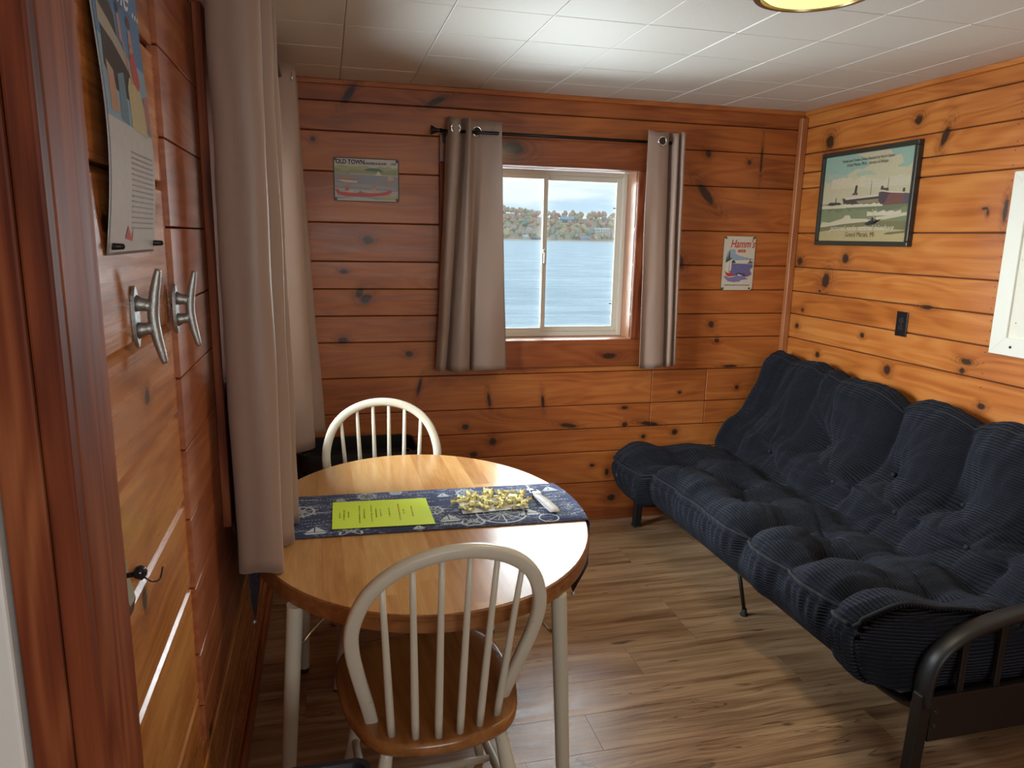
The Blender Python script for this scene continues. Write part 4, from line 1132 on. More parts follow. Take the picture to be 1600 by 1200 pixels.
curtain('long taupe curtain close to the viewer, in front of the left wall panel', [(-0.240, 1.92), (-0.240, 1.82), (-0.19, 1.797), (-0.147, 1.797), (-0.128, 1.825), (-0.19, 1.90), (-0.20, 1.93), (-0.122, 1.96), (-0.122, 1.98), (-0.20, 2.02), (-0.20, 2.05), (-0.120, 2.08), (-0.120, 2.10), (-0.20, 2.16), (-0.12, 2.23)],
        [(-0.236, 1.92), (-0.238, 1.815), (-0.19, 1.79), (-0.149, 1.787), (-0.128, 1.815), (-0.19, 1.89), (-0.20, 1.93), (-0.118, 1.97), (-0.118, 1.99), (-0.20, 2.03), (-0.20, 2.06), (-0.112, 2.10), (-0.112, 2.12), (-0.20, 2.19), (-0.11, 2.27)], 2.262, 0.754, GL, (), 3)
curtain('taupe curtain beyond the nearer long one, hanging in the far left corner', [(-0.195, 2.98), (-0.105, 3.02), (-0.105, 3.05), (-0.19, 3.09), (-0.108, 3.13), (-0.105, 3.16), (-0.19, 3.20), (-0.115, 3.25), (-0.100, 3.28), (-0.17, 3.33), (-0.19, 3.36)],
        [(-0.175, 2.98), (-0.085, 3.02), (-0.082, 3.05), (-0.17, 3.10), (-0.09, 3.14), (-0.082, 3.17), (-0.15, 3.22), (-0.06, 3.25), (-0.028, 3.29), (-0.07, 3.35), (-0.13, 3.40)], 2.215, 0.715, GL,
        [(-0.106, 3.035, 2.165, 1, 0.0), (-0.112, 3.265, 2.165, 1, 0.0)], 4)


def rod(label, p0, p1, axis, wall):
    r = thing('curtain_rod', p0, label, 'curtain rod')
    obj('pole', tube(BM(), [p0, p1], 0.008, 12), iron, r, True)
    for p, s in ((p0, -1),):
        obj('finial', lathe(BM(), [(0.0085, 0.004 * s), (0.012, -0.004 * s), (0.0085, 0.010 * s), (0.010, 0.022 * s), (0.021, 0.042 * s), (0.024, 0.046 * s), (0.020, 0.048 * s), (0.0, 0.044 * s)], p, 16, axis), iron, r, True)
    d = V(p1) - V(p0); d.normalize()
    for p in (V(p0) + d * 0.03, V(p1) - d * 0.03):
        bm = BM(); wp_ = V(p)
        if axis == 'x': wp_.y = wall - 0.001
        else: wp_.x = wall + 0.001
        down = V((0, 0, -0.020))
        tube(bm, spline([wp_ + down * 1.4, V(p).lerp(wp_, 0.4) + down * 1.2, V(p) + down * 0.8 + V((0, 0, 0.004)), V(p) + V((0, 0, -0.009))], 4), 0.004, 8)
        k = 0.012
        c_ = wp_ + down
        lo, hi = (c_ - V((k, 0.004, 0.028)), c_ + V((k, 0, 0.028))) if axis == 'x' else (c_ - V((0, k, 0.028)), c_ + V((0.004, k, 0.028)))
        box(bm, lo, hi, 0.001)
        obj('bracket', bm, iron, r)
    return r


rod('black curtain rod with flared trumpet finial above the lake window', (0.552, 3.66, 2.092), (1.800, 3.66, 2.092), 'x', BY - 0.0205)
rod('black curtain rod carrying the left wall curtains under the ceiling', (-0.150, 1.80, 2.165), (-0.150, 3.42, 2.165), 'y', LP)

# ------------------------------------------------------------------ signs and pictures
def rounded(w_, h, r_, n=5):
    out = []
    for cx, cy, a0 in ((w_ - r_, r_, -PI / 2), (w_ - r_, h - r_, 0), (r_, h - r_, PI / 2), (r_, r_, PI)):
        out += [(cx + r_ * math.cos(a0 + PI / 2 * k / n), cy + r_ * math.sin(a0 + PI / 2 * k / n)) for k in range(n + 1)]
    return out


rust = mat('rusty_sign_edge', (0.075, 0.055, 0.04), 0.6, 0.2, var=0.5, scale=90)
# canoe sign on the back wall
ox, oz, yf = 0.043, 1.750, BY - 0.004
t = thing('tin_sign', (0.2, BY, oz), 'tin sign with a red canoe on a lake, left of the back window', 'sign')
SW, SH = 0.315, 0.206
bm = BM(); prism(bm, rounded(SW, SH, 0.012), 0, 0.003, lambda x, y, z: (ox + x, BY - 0.0005 - z, oz + y)); obj('plate', bm, rust, t)
q = lambda pts: [(a * SW, b_ * SH) for a, b_ in pts]
rq = random.Random(2)
def jit(x0, x1, yb, yt, n, amp, s): r_ = random.Random(s); return [(x0, yb)] + [(x0 + (x1 - x0) * k / n, yt + r_.uniform(-amp, amp)) for k in range(n + 1)] + [(x1, yb)]
it = [((0.52, 0.51, 0.47), [(a * 0.965 + 0.0055, b_ * 0.96 + 0.004) for a, b_ in rounded(SW, SH, 0.010)]),
      ((0.36, 0.38, 0.20), q(jit(0.02, 0.98, 0.62, 0.81, 14, 0.03, 1))), ((0.26, 0.32, 0.16), q(jit(0.02, 0.98, 0.62, 0.72, 16, 0.03, 2))), ((0.10, 0.17, 0.13), q([(0.46, 0.72), (0.50, 0.76), (0.58, 0.78), (0.70, 0.77), (0.76, 0.71), (0.66, 0.69)])),
      ((0.27, 0.29, 0.33), q([(0.02, 0.66), (0.98, 0.62), (0.98, 0.05), (0.02, 0.05)])), ((0.45, 0.41, 0.33), q([(0.25, 0.655), (0.98, 0.63), (0.98, 0.60), (0.25, 0.62)])), ((0.40, 0.30, 0.16), q([(0.03, 0.66), (0.22, 0.65), (0.24, 0.61), (0.03, 0.62)])),
      ((0.36, 0.33, 0.33), q([(0.02, 0.42), (0.55, 0.40), (0.95, 0.34), (0.95, 0.29), (0.40, 0.33), (0.02, 0.36)])), ((0.42, 0.42, 0.43), q([(0.02, 0.30), (0.6, 0.27), (0.98, 0.25), (0.98, 0.12), (0.02, 0.10)])),
      ((0.62, 0.58, 0.45), q([(0.63, 0.605), (0.68, 0.72), (0.735, 0.605)])), ((0.22, 0.17, 0.13), q([(0.62, 0.605), (0.75, 0.60), (0.72, 0.585), (0.65, 0.585)])),
      ((0.58, 0.53, 0.42), q([(0.05, 0.50), (0.36, 0.48), (0.355, 0.43), (0.15, 0.445)])), ((0.45, 0.13, 0.06), q([(0.06, 0.515), (0.2, 0.53), (0.35, 0.50), (0.36, 0.48), (0.05, 0.50)])), ((0.40, 0.27, 0.18), q([(0.10, 0.51), (0.12, 0.56), (0.17, 0.57), (0.23, 0.56), (0.24, 0.515)])),
      ((0.32, 0.26, 0.18), q([(0.72, 0.44), (0.80, 0.50), (0.93, 0.52), (0.92, 0.46), (0.74, 0.41)])), ((0.48, 0.36, 0.30), q([(0.82, 0.49), (0.83, 0.60), (0.90, 0.63), (0.92, 0.51)])),
      ((0.50, 0.06, 0.045), q([(0.02, 0.27), (0.06, 0.275), (0.10, 0.22), (0.25, 0.20), (0.5, 0.195), (0.7, 0.215), (0.80, 0.25), (0.86, 0.29), (0.885, 0.28), (0.88, 0.22), (0.80, 0.16), (0.55, 0.115), (0.2, 0.115), (0.06, 0.15)])),
      ((0.60, 0.42, 0.25), q([(0.10, 0.225), (0.25, 0.205), (0.5, 0.20), (0.72, 0.222), (0.5, 0.21), (0.25, 0.213)])),
      ((0.45, 0.24, 0.16), q(ell(0.215, 0.36, 0.024, 0.034, 10))), ((0.50, 0.08, 0.06), q([(0.165, 0.24), (0.18, 0.32), (0.22, 0.33), (0.235, 0.25)])), ((0.52, 0.50, 0.44), q([(0.21, 0.20), (0.23, 0.27), (0.29, 0.25), (0.30, 0.20)])),
      ((0.45, 0.24, 0.16), q(ell(0.615, 0.345, 0.022, 0.032, 10))), ((0.55, 0.33, 0.22), q([(0.60, 0.215), (0.59, 0.31), (0.63, 0.32), (0.66, 0.23)])), ((0.30, 0.14, 0.08), q([(0.36, 0.20), (0.40, 0.25), (0.44, 0.22), (0.55, 0.20)])),
      ((0.38, 0.36, 0.18), q([(0.68, 0.06), (0.74, 0.14), (0.80, 0.10), (0.85, 0.18), (0.90, 0.12), (0.97, 0.20), (0.97, 0.05)])), ((0.46, 0.45, 0.44), q([(0.05, 0.06), (0.3, 0.10), (0.6, 0.08), (0.62, 0.05)]))]
for cxx, czz in ((0.03, 0.955), (0.965, 0.945), (0.03, 0.05), (0.965, 0.06)): it.append(((0.05, 0.04, 0.035), q(ell(cxx, czz, 0.022, 0.034, 8))))
art('printed_scene', t, (ox, BY - 0.0036, oz), (1, 0, 0), (0, 0, 1), it)
blk = pcol((0.025, 0.022, 0.022))
text('lettering', 'OLD TOWN', 0.0285, blk, (ox + 0.012, BY - 0.0052, oz + 0.177), (1, 0, 0), (0, 0, 1), t, thick=0.0011, sx=0.86)
text('lettering', 'CANOES & BOATS', 0.0135, blk, (ox + 0.146, BY - 0.0052, oz + 0.177), (1, 0, 0), (0, 0, 1), t, thick=0.0006, sx=0.97)
text('lettering', '1940', 0.0135, blk, (ox + 0.272, BY - 0.0052, oz + 0.178), (1, 0, 0), (0, 0, 1), t, thick=0.0003, shear=0.2)

# beer sign on the back wall
ox, oz, SW, SH = 2.164, 1.322, 0.200, 0.303
t = thing('tin_sign', (2.26, BY, oz), 'cream tin beer sign with red lettering, right of the back window', 'sign')
bm = BM(); prism(bm, rounded(SW, SH, 0.015), 0, 0.003, lambda x, y, z: (ox + x, BY - 0.0005 - z, oz + y)); obj('plate', bm, rust, t)
q = lambda pts: [(a * SW, b_ * SH) for a, b_ in pts]
cr = (0.56, 0.53, 0.43)
edge_ = [(min(max(a + rq.uniform(-0.0015, 0.0015), 0.001), SW - 0.001), min(max(b_ + rq.uniform(-0.0015, 0.0015), 0.001), SH - 0.001)) for a, b_ in rounded(SW, SH, 0.022, 6)]
it = [(cr, edge_),
      ((0.27, 0.36, 0.46), q([(0.10, 0.60), (0.13, 0.70), (0.22, 0.755), (0.34, 0.765), (0.385, 0.735), (0.38, 0.68), (0.50, 0.645), (0.70, 0.615), (0.95, 0.59), (0.97, 0.57), (0.55, 0.56), (0.3, 0.53), (0.1, 0.53)])),
      ((0.60, 0.57, 0.46), q([(0.32, 0.545), (0.5, 0.56), (0.75, 0.55), (0.9, 0.545), (0.9, 0.50), (0.32, 0.50)])),
      ((0.13, 0.13, 0.30), q([(0.28, 0.50), (0.95, 0.49), (0.97, 0.44), (0.88, 0.38), (0.95, 0.30), (0.85, 0.26), (0.55, 0.24), (0.25, 0.27), (0.22, 0.40)])),
      ((0.20, 0.18, 0.36), q([(0.05, 0.26), (0.10, 0.23), (0.2, 0.17), (0.40, 0.15), (0.58, 0.165), (0.62, 0.19), (0.85, 0.21), (0.60, 0.30), (0.35, 0.28)])),
      ((0.04, 0.06, 0.04), q([(0.09, 0.52), (0.13, 0.66), (0.15, 0.56), (0.20, 0.76), (0.23, 0.58), (0.27, 0.62), (0.29, 0.54), (0.36, 0.56), (0.42, 0.51), (0.28, 0.50)])), ((0.10, 0.11, 0.05), q([(0.78, 0.50), (0.84, 0.54), (0.87, 0.60), (0.89, 0.53), (0.93, 0.55), (0.96, 0.50)])),
      ((0.06, 0.05, 0.10), q([(0.40, 0.30), (0.52, 0.33), (0.72, 0.31), (0.80, 0.27), (0.60, 0.265)])), ((0.62, 0.60, 0.54), q([(0.50, 0.305), (0.58, 0.29), (0.66, 0.275), (0.58, 0.265), (0.50, 0.28)])),
      ((0.62, 0.59, 0.50), q([(0.10, 0.36), (0.13, 0.52), (0.29, 0.58), (0.28, 0.37), (0.20, 0.35)])), ((0.12, 0.08, 0.06), q([(0.20, 0.34), (0.225, 0.55), (0.232, 0.55), (0.215, 0.34)])),
      ((0.50, 0.04, 0.035), q([(0.08, 0.375), (0.14, 0.33), (0.30, 0.31), (0.42, 0.295), (0.36, 0.265), (0.22, 0.255), (0.13, 0.285)])), ((0.60, 0.58, 0.52), q([(0.12, 0.27), (0.22, 0.24), (0.36, 0.25), (0.45, 0.27), (0.36, 0.265), (0.22, 0.255)])),
      ((0.40, 0.05, 0.06), q([(0.80, 0.25), (0.825, 0.37), (0.835, 0.37), (0.83, 0.25)]))]
for cxx, czz in ((0.06, 0.965), (0.93, 0.965), (0.06, 0.035), (0.9, 0.035)): it.append(((0.06, 0.05, 0.05), q(ell(cxx, czz, 0.035, 0.022, 8))))
art('printed_scene', t, (ox, BY - 0.0036, oz), (1, 0, 0), (0, 0, 1), it)
rd = pcol((0.50, 0.045, 0.03))
text('lettering', "Hamm's", 0.062, rd, (ox + 0.040, BY - 0.0046, oz + 0.240), (1, 0, 0), (0, 0, 1), t, shear=0.28, sx=0.76, thick=0.0006)
text('lettering', 'BEER', 0.022, rd, (ox + 0.088, BY - 0.0046, oz + 0.213), (1, 0, 0), (0, 0, 1), t, shear=0.3, thick=0.0006, sx=1.05)
text('lettering', 'FROM THE LAND OF SKY BLUE WATERS', 0.0088, blk, (ox + 0.100, BY - 0.0046, oz + 0.026), (1, 0, 0), (0, 0, 1), t, 'CENTER', thick=0.0001)

# framed ship picture on the right wall (viewed from the room, right of the picture is toward the viewer)
pa, pb, pz0, pz1 = 3.530, 2.860, 1.585, 2.060
t = thing('framed_picture', (RX, 3.2, pz0), 'dark framed print of steamships in surf hanging on the right wall', 'picture')
frm = mat('dark_green_black_frame', (0.030, 0.032, 0.026), 0.35)
fw, fd = 0.023, 0.030
for k, (a, b_, c, d) in enumerate(((pb, pa, pz0, pz0 + fw), (pb, pa, pz1 - fw, pz1), (pb, pb + fw, pz0 + fw, pz1 - fw), (pa - fw, pa, pz0 + fw, pz1 - fw))):
    obj('frame_rail', box(BM(), (RX - fd, a, c), (RX - 0.0005, b_, d), 0.004, 2), frm, t)
obj('backing_board', box(BM(), (RX - 0.016, pb + fw, pz0 + fw), (RX - 0.001, pa - fw, pz1 - fw)), mat('cream_board', (0.45, 0.42, 0.3), 0.6), t)
PW, PH = pa - pb - 2 * fw, pz1 - pz0 - 2 * fw
q = lambda pts: [(a * PW, b_ * PH) for a, b_ in pts]
O = (RX - 0.0162, pa - fw, pz0 + fw); Rr, Uu = (0, -1, 0), (0, 0, 1)
sk, tl = (0.46, 0.42, 0.28), (0.26, 0.38, 0.31)
it = [(sk, q([(0, 0), (1, 0), (1, 1), (0, 1)])), (tl, q([(0, 1), (0, 0.80), (0.08, 0.74), (0.17, 0.78), (0.26, 0.76), (0.38, 0.83), (0.46, 0.82), (0.54, 0.86), (0.50, 0.93), (0.36, 1.0)])), ((0.33, 0.40, 0.31), q([(0, 0.82), (0, 0.72), (0.06, 0.69), (0.16, 0.73), (0.26, 0.70), (0.30, 0.76), (0.16, 0.79)])), ((0.33, 0.41, 0.31), q([(0.42, 0.72), (0.5, 0.75), (0.62, 0.74), (0.56, 0.79), (0.46, 0.80), (0.38, 0.77)])),
      (tl, q([(0.74, 1), (0.78, 0.93), (0.86, 0.93), (0.89, 0.84), (0.82, 0.80), (0.93, 0.79), (1, 0.84), (1, 1)])), ((0.52, 0.46, 0.32), q(jit(0.1, 0.5, 0.62, 0.72, 9, 0.03, 5))), ((0.50, 0.45, 0.33), q(jit(0.50, 0.98, 0.60, 0.70, 9, 0.03, 6))),
      ((0.15, 0.17, 0.10), q([(0, 0.44), (1, 0.45), (1, 0.1), (0, 0.1)])), ((0.19, 0.22, 0.12), q(jit(0, 1, 0.22, 0.36, 20, 0.03, 8))),
      ((0.50, 0.46, 0.33), q(jit(0.0, 0.30, 0.385, 0.43, 12, 0.012, 3))), ((0.52, 0.48, 0.36), q(jit(0.24, 0.72, 0.39, 0.425, 16, 0.012, 4))),
      ((0.055, 0.05, 0.045), q([(0.06, 0.43), (0.10, 0.46), (0.22, 0.455), (0.25, 0.43), (0.12, 0.42)])), ((0.05, 0.045, 0.04), q([(0.165, 0.45), (0.17, 0.51), (0.178, 0.51), (0.177, 0.45)])),
      ((0.075, 0.06, 0.05), q([(0.25, 0.50), (0.27, 0.50), (0.30, 0.48), (0.68, 0.50), (0.68, 0.43), (0.40, 0.425), (0.27, 0.44)])), ((0.25, 0.20, 0.13), q([(0.42, 0.462), (0.68, 0.475), (0.68, 0.432), (0.45, 0.43)])), ((0.50, 0.48, 0.40), q([(0.30, 0.505), (0.68, 0.525), (0.68, 0.505), (0.30, 0.482)])), ((0.45, 0.42, 0.34), q([(0.33, 0.51), (0.34, 0.54), (0.44, 0.545), (0.45, 0.52)])),
      ((0.07, 0.05, 0.04), q([(0.385, 0.54), (0.395, 0.64), (0.42, 0.64), (0.415, 0.54)])), ((0.16, 0.07, 0.05), q([(0.36, 0.53), (0.375, 0.555), (0.43, 0.555), (0.43, 0.53)])), ((0.10, 0.09, 0.07), q([(0.572, 0.52), (0.574, 0.68), (0.578, 0.68), (0.578, 0.52)])),
      ((0.10, 0.09, 0.07), q([(0.752, 0.52), (0.754, 0.70), (0.758, 0.70), (0.758, 0.52)])), ((0.085, 0.065, 0.075), q([(0.665, 0.54), (0.70, 0.55), (0.75, 0.56), (0.79, 0.53), (0.84, 0.40), (0.70, 0.40), (0.67, 0.45)])), ((0.17, 0.085, 0.07), q([(0.78, 0.535), (0.99, 0.51), (1.0, 0.405), (0.72, 0.40), (0.75, 0.44)])), ((0.10, 0.09, 0.12), q([(0.93, 0.51), (1.0, 0.50), (1.0, 0.40), (0.93, 0.41)])), ((0.50, 0.47, 0.38), q([(0.69, 0.565), (0.79, 0.545), (0.93, 0.53), (0.93, 0.515), (0.79, 0.53), (0.69, 0.55)])),
      ((0.08, 0.065, 0.05), q([(0.68, 0.57), (0.685, 0.61), (0.71, 0.61), (0.71, 0.585), (0.76, 0.585), (0.77, 0.555)])), ((0.07, 0.06, 0.05), q([(0.91, 0.53), (0.912, 0.57), (0.935, 0.57), (0.935, 0.53)])),
      ((0.55, 0.51, 0.38), q(jit(0.28, 0.72, 0.395, 0.42, 18, 0.016, 13))), ((0.52, 0.48, 0.36), q(jit(0.56, 0.92, 0.285, 0.335, 12, 0.014, 9))), ((0.50, 0.45, 0.32), q([(0, 0.17), (0.02, 0.23), (0.12, 0.22), (0.28, 0.265), (0.31, 0.30), (0.36, 0.30), (0.38, 0.26), (0.55, 0.255), (0.65, 0.23), (0.3, 0.18), (0.15, 0.15)])), ((0.50, 0.45, 0.33), q([(0.66, 0.27), (0.75, 0.28), (0.98, 0.315), (0.98, 0.28), (0.75, 0.24), (0.66, 0.24)])),
      ((0.17, 0.16, 0.08), q([(0, 0.16), (0.3, 0.20), (0.55, 0.22), (0.9, 0.22), (1, 0.20), (1, 0.13), (0.55, 0.17), (0.2, 0.13), (0, 0.10)])), ((0.40, 0.33, 0.17), q([(0, 0.11), (0.2, 0.14), (0.55, 0.17), (1, 0.12), (1, 0), (0, 0)])), ((0.14, 0.14, 0.08), q([(0.76, 0.08), (0.80, 0.10), (1, 0.12), (1, 0.10), (0.82, 0.075)])),
      ((0.04, 0.04, 0.05), q([(0.54, 0.195), (0.60, 0.235), (0.70, 0.225), (0.72, 0.25), (0.66, 0.19), (0.58, 0.18)])), ((0.05, 0.05, 0.05), q([(0.61, 0.22), (0.62, 0.27), (0.66, 0.25), (0.69, 0.23)])), ((0.42, 0.36, 0.20), q([(0.612, 0.36), (0.65, 0.23), (0.657, 0.23), (0.62, 0.36)]))]
art('printed_scene', t, O, Rr, Uu, it, 0.35)
gr = pcol((0.085, 0.085, 0.06)); o3 = lambda a, b_: (RX - 0.0186, pa - fw - a * PW, pz0 + fw + b_ * PH)
text('lettering', 'Vessels and Timber Drives Beached by North Easter', 0.0215, gr, o3(0.5, 0.915), Rr, Uu, t, 'CENTER', shear=0.05, sx=0.80)
text('lettering', 'Grand Marais, Mich.   Harbor of Refuge', 0.0215, gr, o3(0.5, 0.865), Rr, Uu, t, 'CENTER', shear=0.05, sx=0.84)
text('lettering', 'pictured rocks national lakeshore', 0.036, pcol((0.62, 0.60, 0.50)), o3(0.50, 0.125), Rr, Uu, t, 'CENTER', shear=0.45, sx=0.93)
text('lettering', 'Grand Marais, MI', 0.035, pcol((0.13, 0.09, 0.05)), o3(0.50, 0.050), Rr, Uu, t, 'CENTER', sx=0.86)

# white framed specimen board on the right wall
ya_, yb2, za_, zb2 = 1.62, 2.365, 1.172, 1.880
t = thing('framed_board', (RX, 2.0, za_), 'white framed board with pressed brown leaves at the right edge of the wall', 'picture')
wp2 = mat('white_gloss_frame', (0.76, 0.77, 0.70), 0.3, var=0.03)
fw2 = 0.070
for a, b_, c, d, e in ((ya_, yb2, za_, za_ + fw2, 0), (ya_, yb2, zb2 - fw2, zb2, 0), (yb2 - fw2, yb2, za_, zb2, 1), (ya_, ya_ + fw2, za_, zb2, 1)):
    # mitred rails
    if e == 0:
        s_ = fw2 if c == za_ else -fw2; zo = c if c == za_ else d
        pts = [(a, zo), (b_, zo), (b_ - fw2, zo + s_), (a + fw2, zo + s_)]
    else:
        s_ = -fw2 if b_ == yb2 else fw2; yo = b_ if b_ == yb2 else a
        pts = [(yo, c), (yo, d), (yo + s_, d - fw2), (yo + s_, c + fw2)]
    bm = BM(); prism(bm, pts, 0.0005, 0.020, lambda x, y, z: (RX - z, x, y))
    bmesh.ops.bevel(bm, geom=bm.edges[:], offset=0.0015, segments=1, affect='EDGES')
    obj('frame_rail', bm, wp2, t)
obj('speckled_paper', box(BM(), (RX - 0.010, ya_ + fw2, za_ + fw2), (RX - 0.001, yb2 - fw2, zb2 - fw2)), mat('handmade_paper', (0.74, 0.73, 0.64), 0.7, var=0.06, scale=30, bump=0.4), t)
lf = []
rq = random.Random(21)
def leaf(cy, cz, s, c_):
    pts = []
    for k in range(22):
        a = 2 * PI * k / 22; r_ = s * (1.0 if k % 2 == 0 else 0.55) * (0.75 + 0.25 * abs(math.cos(1.5 * a)))
        pts.append((cy + r_ * math.cos(a), cz + r_ * math.sin(a)))
    lf.append((c_, pts))
leaf(0.165, 0.175, 0.038, (0.34, 0.13, 0.03)); leaf(0.155, 0.150, 0.014, (0.24, 0.09, 0.03)); leaf(0.33, 0.33, 0.05, (0.30, 0.10, 0.03)); leaf(0.5, 0.2, 0.045, (0.36, 0.2, 0.04)); leaf(0.45, 0.5, 0.05, (0.28, 0.12, 0.03))
for k in range(90): lf.append(((0.20, 0.16, 0.10), ell(rq.uniform(0.08, 0.66), rq.uniform(0.08, 0.62), rq.uniform(0.001, 0.0035), rq.uniform(0.001, 0.003), 6)))
art('pressed_leaves', t, (RX - 0.0102, yb2, za_), (0, -1, 0), (0, 0, 1), lf, 0.7)
for yq in (yb2 - 0.095, ya_ + 0.095):
    obj('screw', lathe(BM(), [(0.0, -0.0225), (0.005, -0.022), (0.006, -0.0195)], (RX, yq, za_ + 0.035), 10, 'x'), mat('black_screw', (0.02, 0.02, 0.02), 0.4, 0.5), t)

# poster-sized tin sign on the left wall, bowed off the boards
py0, py1, pzb, pzt = 1.098, 1.378, 1.556, 2.015
t = thing('tin_sign', (L, 1.26, pzb), 'tall tin poster of an ocean liner and two figures, above the two cleats', 'sign')
PWd, PHt = py1 - py0, pzt - pzb
bow_ = lambda a, b_: 0.003 + 0.012 * math.sin(PI * b_ / PHt) ** 1.0 * (1 - 0.35 * a / PWd) + 0.004 * math.sin(2 * PI * b_ / PHt)
bm = BM(); rows = []
for i in range(25):
    z = pzb + PHt * i / 24
    rows.append([bm.verts.new((L + bow_(PWd * k / 8, PHt * i / 24), py0 + PWd * k / 8, z)) for k in range(9)])
for a, b_ in zip(rows, rows[1:]):
    for k in range(8): bm.faces.new((a[k], a[k + 1], b_[k + 1], b_[k]))
o = obj('plate', bm, mat('glossy_tin_back', (0.42, 0.44, 0.46), 0.18, 0.3), t, True)
md = o.modifiers.new('thick', 'SOLIDIFY'); md.thickness = 0.0012; md.offset = 0
def dense(poly):
    return poly
def grid_band(c_, u0, u1, v0, v1, n=10):
    out = []
    for k in range(n):
        a, b_ = v0 + (v1 - v0) * k / n, v0 + (v1 - v0) * (k + 1) / n
        out.append((c_, [(u0, a), (u1, a), (u1, b_), (u0, b_)]))
    return out
wpz = lambda p, a, b_: V((L + bow_(a, b_) + 0.0012 + (p.x - L), p.y, p.z))
W_, H_ = PWd, PHt
q = lambda pts: [(a * W_, b_ * H_) for a, b_ in pts]
it = []
it += grid_band((0.56, 0.57, 0.58), 0.004, W_ - 0.004, 0.004, H_ * 0.40, 10)
it += grid_band((0.24, 0.42, 0.56), 0.004, W_ - 0.004, H_ * 0.40, H_ * 0.62, 6) + grid_band((0.09, 0.25, 0.48), 0.004, W_ - 0.004, H_ * 0.62, H_ - 0.004, 10)
it += [((0.14, 0.27, 0.30), q([(0.10, 0.80), (0.18, 0.86), (0.32, 0.84), (0.30, 0.74), (0.12, 0.74)])),
       ((0.015, 0.03, 0.04), q([(0.06, 0.54), (0.10, 0.66), (0.30, 0.65), (0.62, 0.56), (0.62, 0.48), (0.20, 0.49)])), ((0.02, 0.05, 0.055), q([(0.12, 0.70), (0.16, 0.775), (0.27, 0.78), (0.40, 0.72), (0.42, 0.66), (0.20, 0.68)])),
       ((0.42, 0.40, 0.34), q([(0.06, 0.655), (0.08, 0.715), (0.30, 0.68), (0.60, 0.62), (0.62, 0.57), (0.30, 0.63)])), ((0.50, 0.30, 0.22), q([(0.10, 0.42), (0.10, 0.52), (0.22, 0.53), (0.26, 0.42)])),
       ((0.46, 0.36, 0.28), q([(0.10, 0.52), (0.10, 0.56), (0.22, 0.54), (0.22, 0.52)])), ((0.12, 0.26, 0.36), q([(0.28, 0.41), (0.30, 0.54), (0.44, 0.56), (0.44, 0.40)])),
       ((0.55, 0.50, 0.30), q([(0.50, 0.40), (0.50, 0.52), (0.56, 0.56), (0.78, 0.55), (0.86, 0.48), (0.86, 0.39)])),
       ((0.52, 0.10, 0.10), q([(0.66, 0.55), (0.64, 0.62), (0.70, 0.69), (0.76, 0.66), (0.82, 0.56), (0.76, 0.535)])), ((0.50, 0.30, 0.22), q([(0.66, 0.64), (0.68, 0.72), (0.74, 0.72), (0.76, 0.66)])), ((0.14, 0.08, 0.05), q(ell(0.71, 0.745, 0.05, 0.020, 8))),
       ((0.50, 0.30, 0.22), q([(0.46, 0.66), (0.46, 0.74), (0.51, 0.74), (0.53, 0.66)])), ((0.10, 0.07, 0.06), q(ell(0.485, 0.755, 0.035, 0.016, 8))), ((0.46, 0.35, 0.28), q([(0.50, 0.68), (0.54, 0.66), (0.66, 0.55), (0.60, 0.54)])),
       ((0.42, 0.20, 0.20), q([(0.84, 0.52), (0.96, 0.54), (0.96, 0.40), (0.86, 0.42)])), ((0.50, 0.10, 0.08), q([(0.30, 0.05), (0.34, 0.09), (0.42, 0.05), (0.46, 0.09), (0.44, 0.04)]))]
for k in range(15):
    v = 0.08 + k * 0.017; it.append(((0.34, 0.34, 0.35), q([(0.42, v), (0.92, v), (0.92, v + 0.005), (0.42, v + 0.005)])))
# split polygons so they follow the bend
it2 = []
for c_, poly in it:
    it2.append((c_, poly))
art('printed_scene', t, (L, py0, pzb), (0, 1, 0), (0, 0, 1), it2, 0.16, 0.0003, warp=wpz)
tx = text('lettering', 'of the ...', 0.066, pcol((0.70, 0.70, 0.68), 0.2), (L + 0.0135, py0 + 0.02, pzb + H_ * 0.765), (0, 1, 0), (0, 0, 1), t, shear=0.5, sx=1.0, thick=0.0003)
for a, b_ in ((0.02, 0.012), (0.02, H_ - 0.012), (W_ - 0.01, 0.014), (W_ - 0.01, H_ - 0.012)):
    obj('screw', lathe(BM(), [(0.0, 0.022), (0.004, 0.020), (0.005, 0.004), (0.003, 0.0)], (L, py0 + a, pzb + b_), 8, 'x'), MC['black_screw'], t, True)

# ------------------------------------------------------------------ cleats, hooks, outlet on the walls
galv = mat('galvanised_casting', (0.34, 0.35, 0.34), 0.40, 0.85, var=0.25, scale=80, bump=0.3)


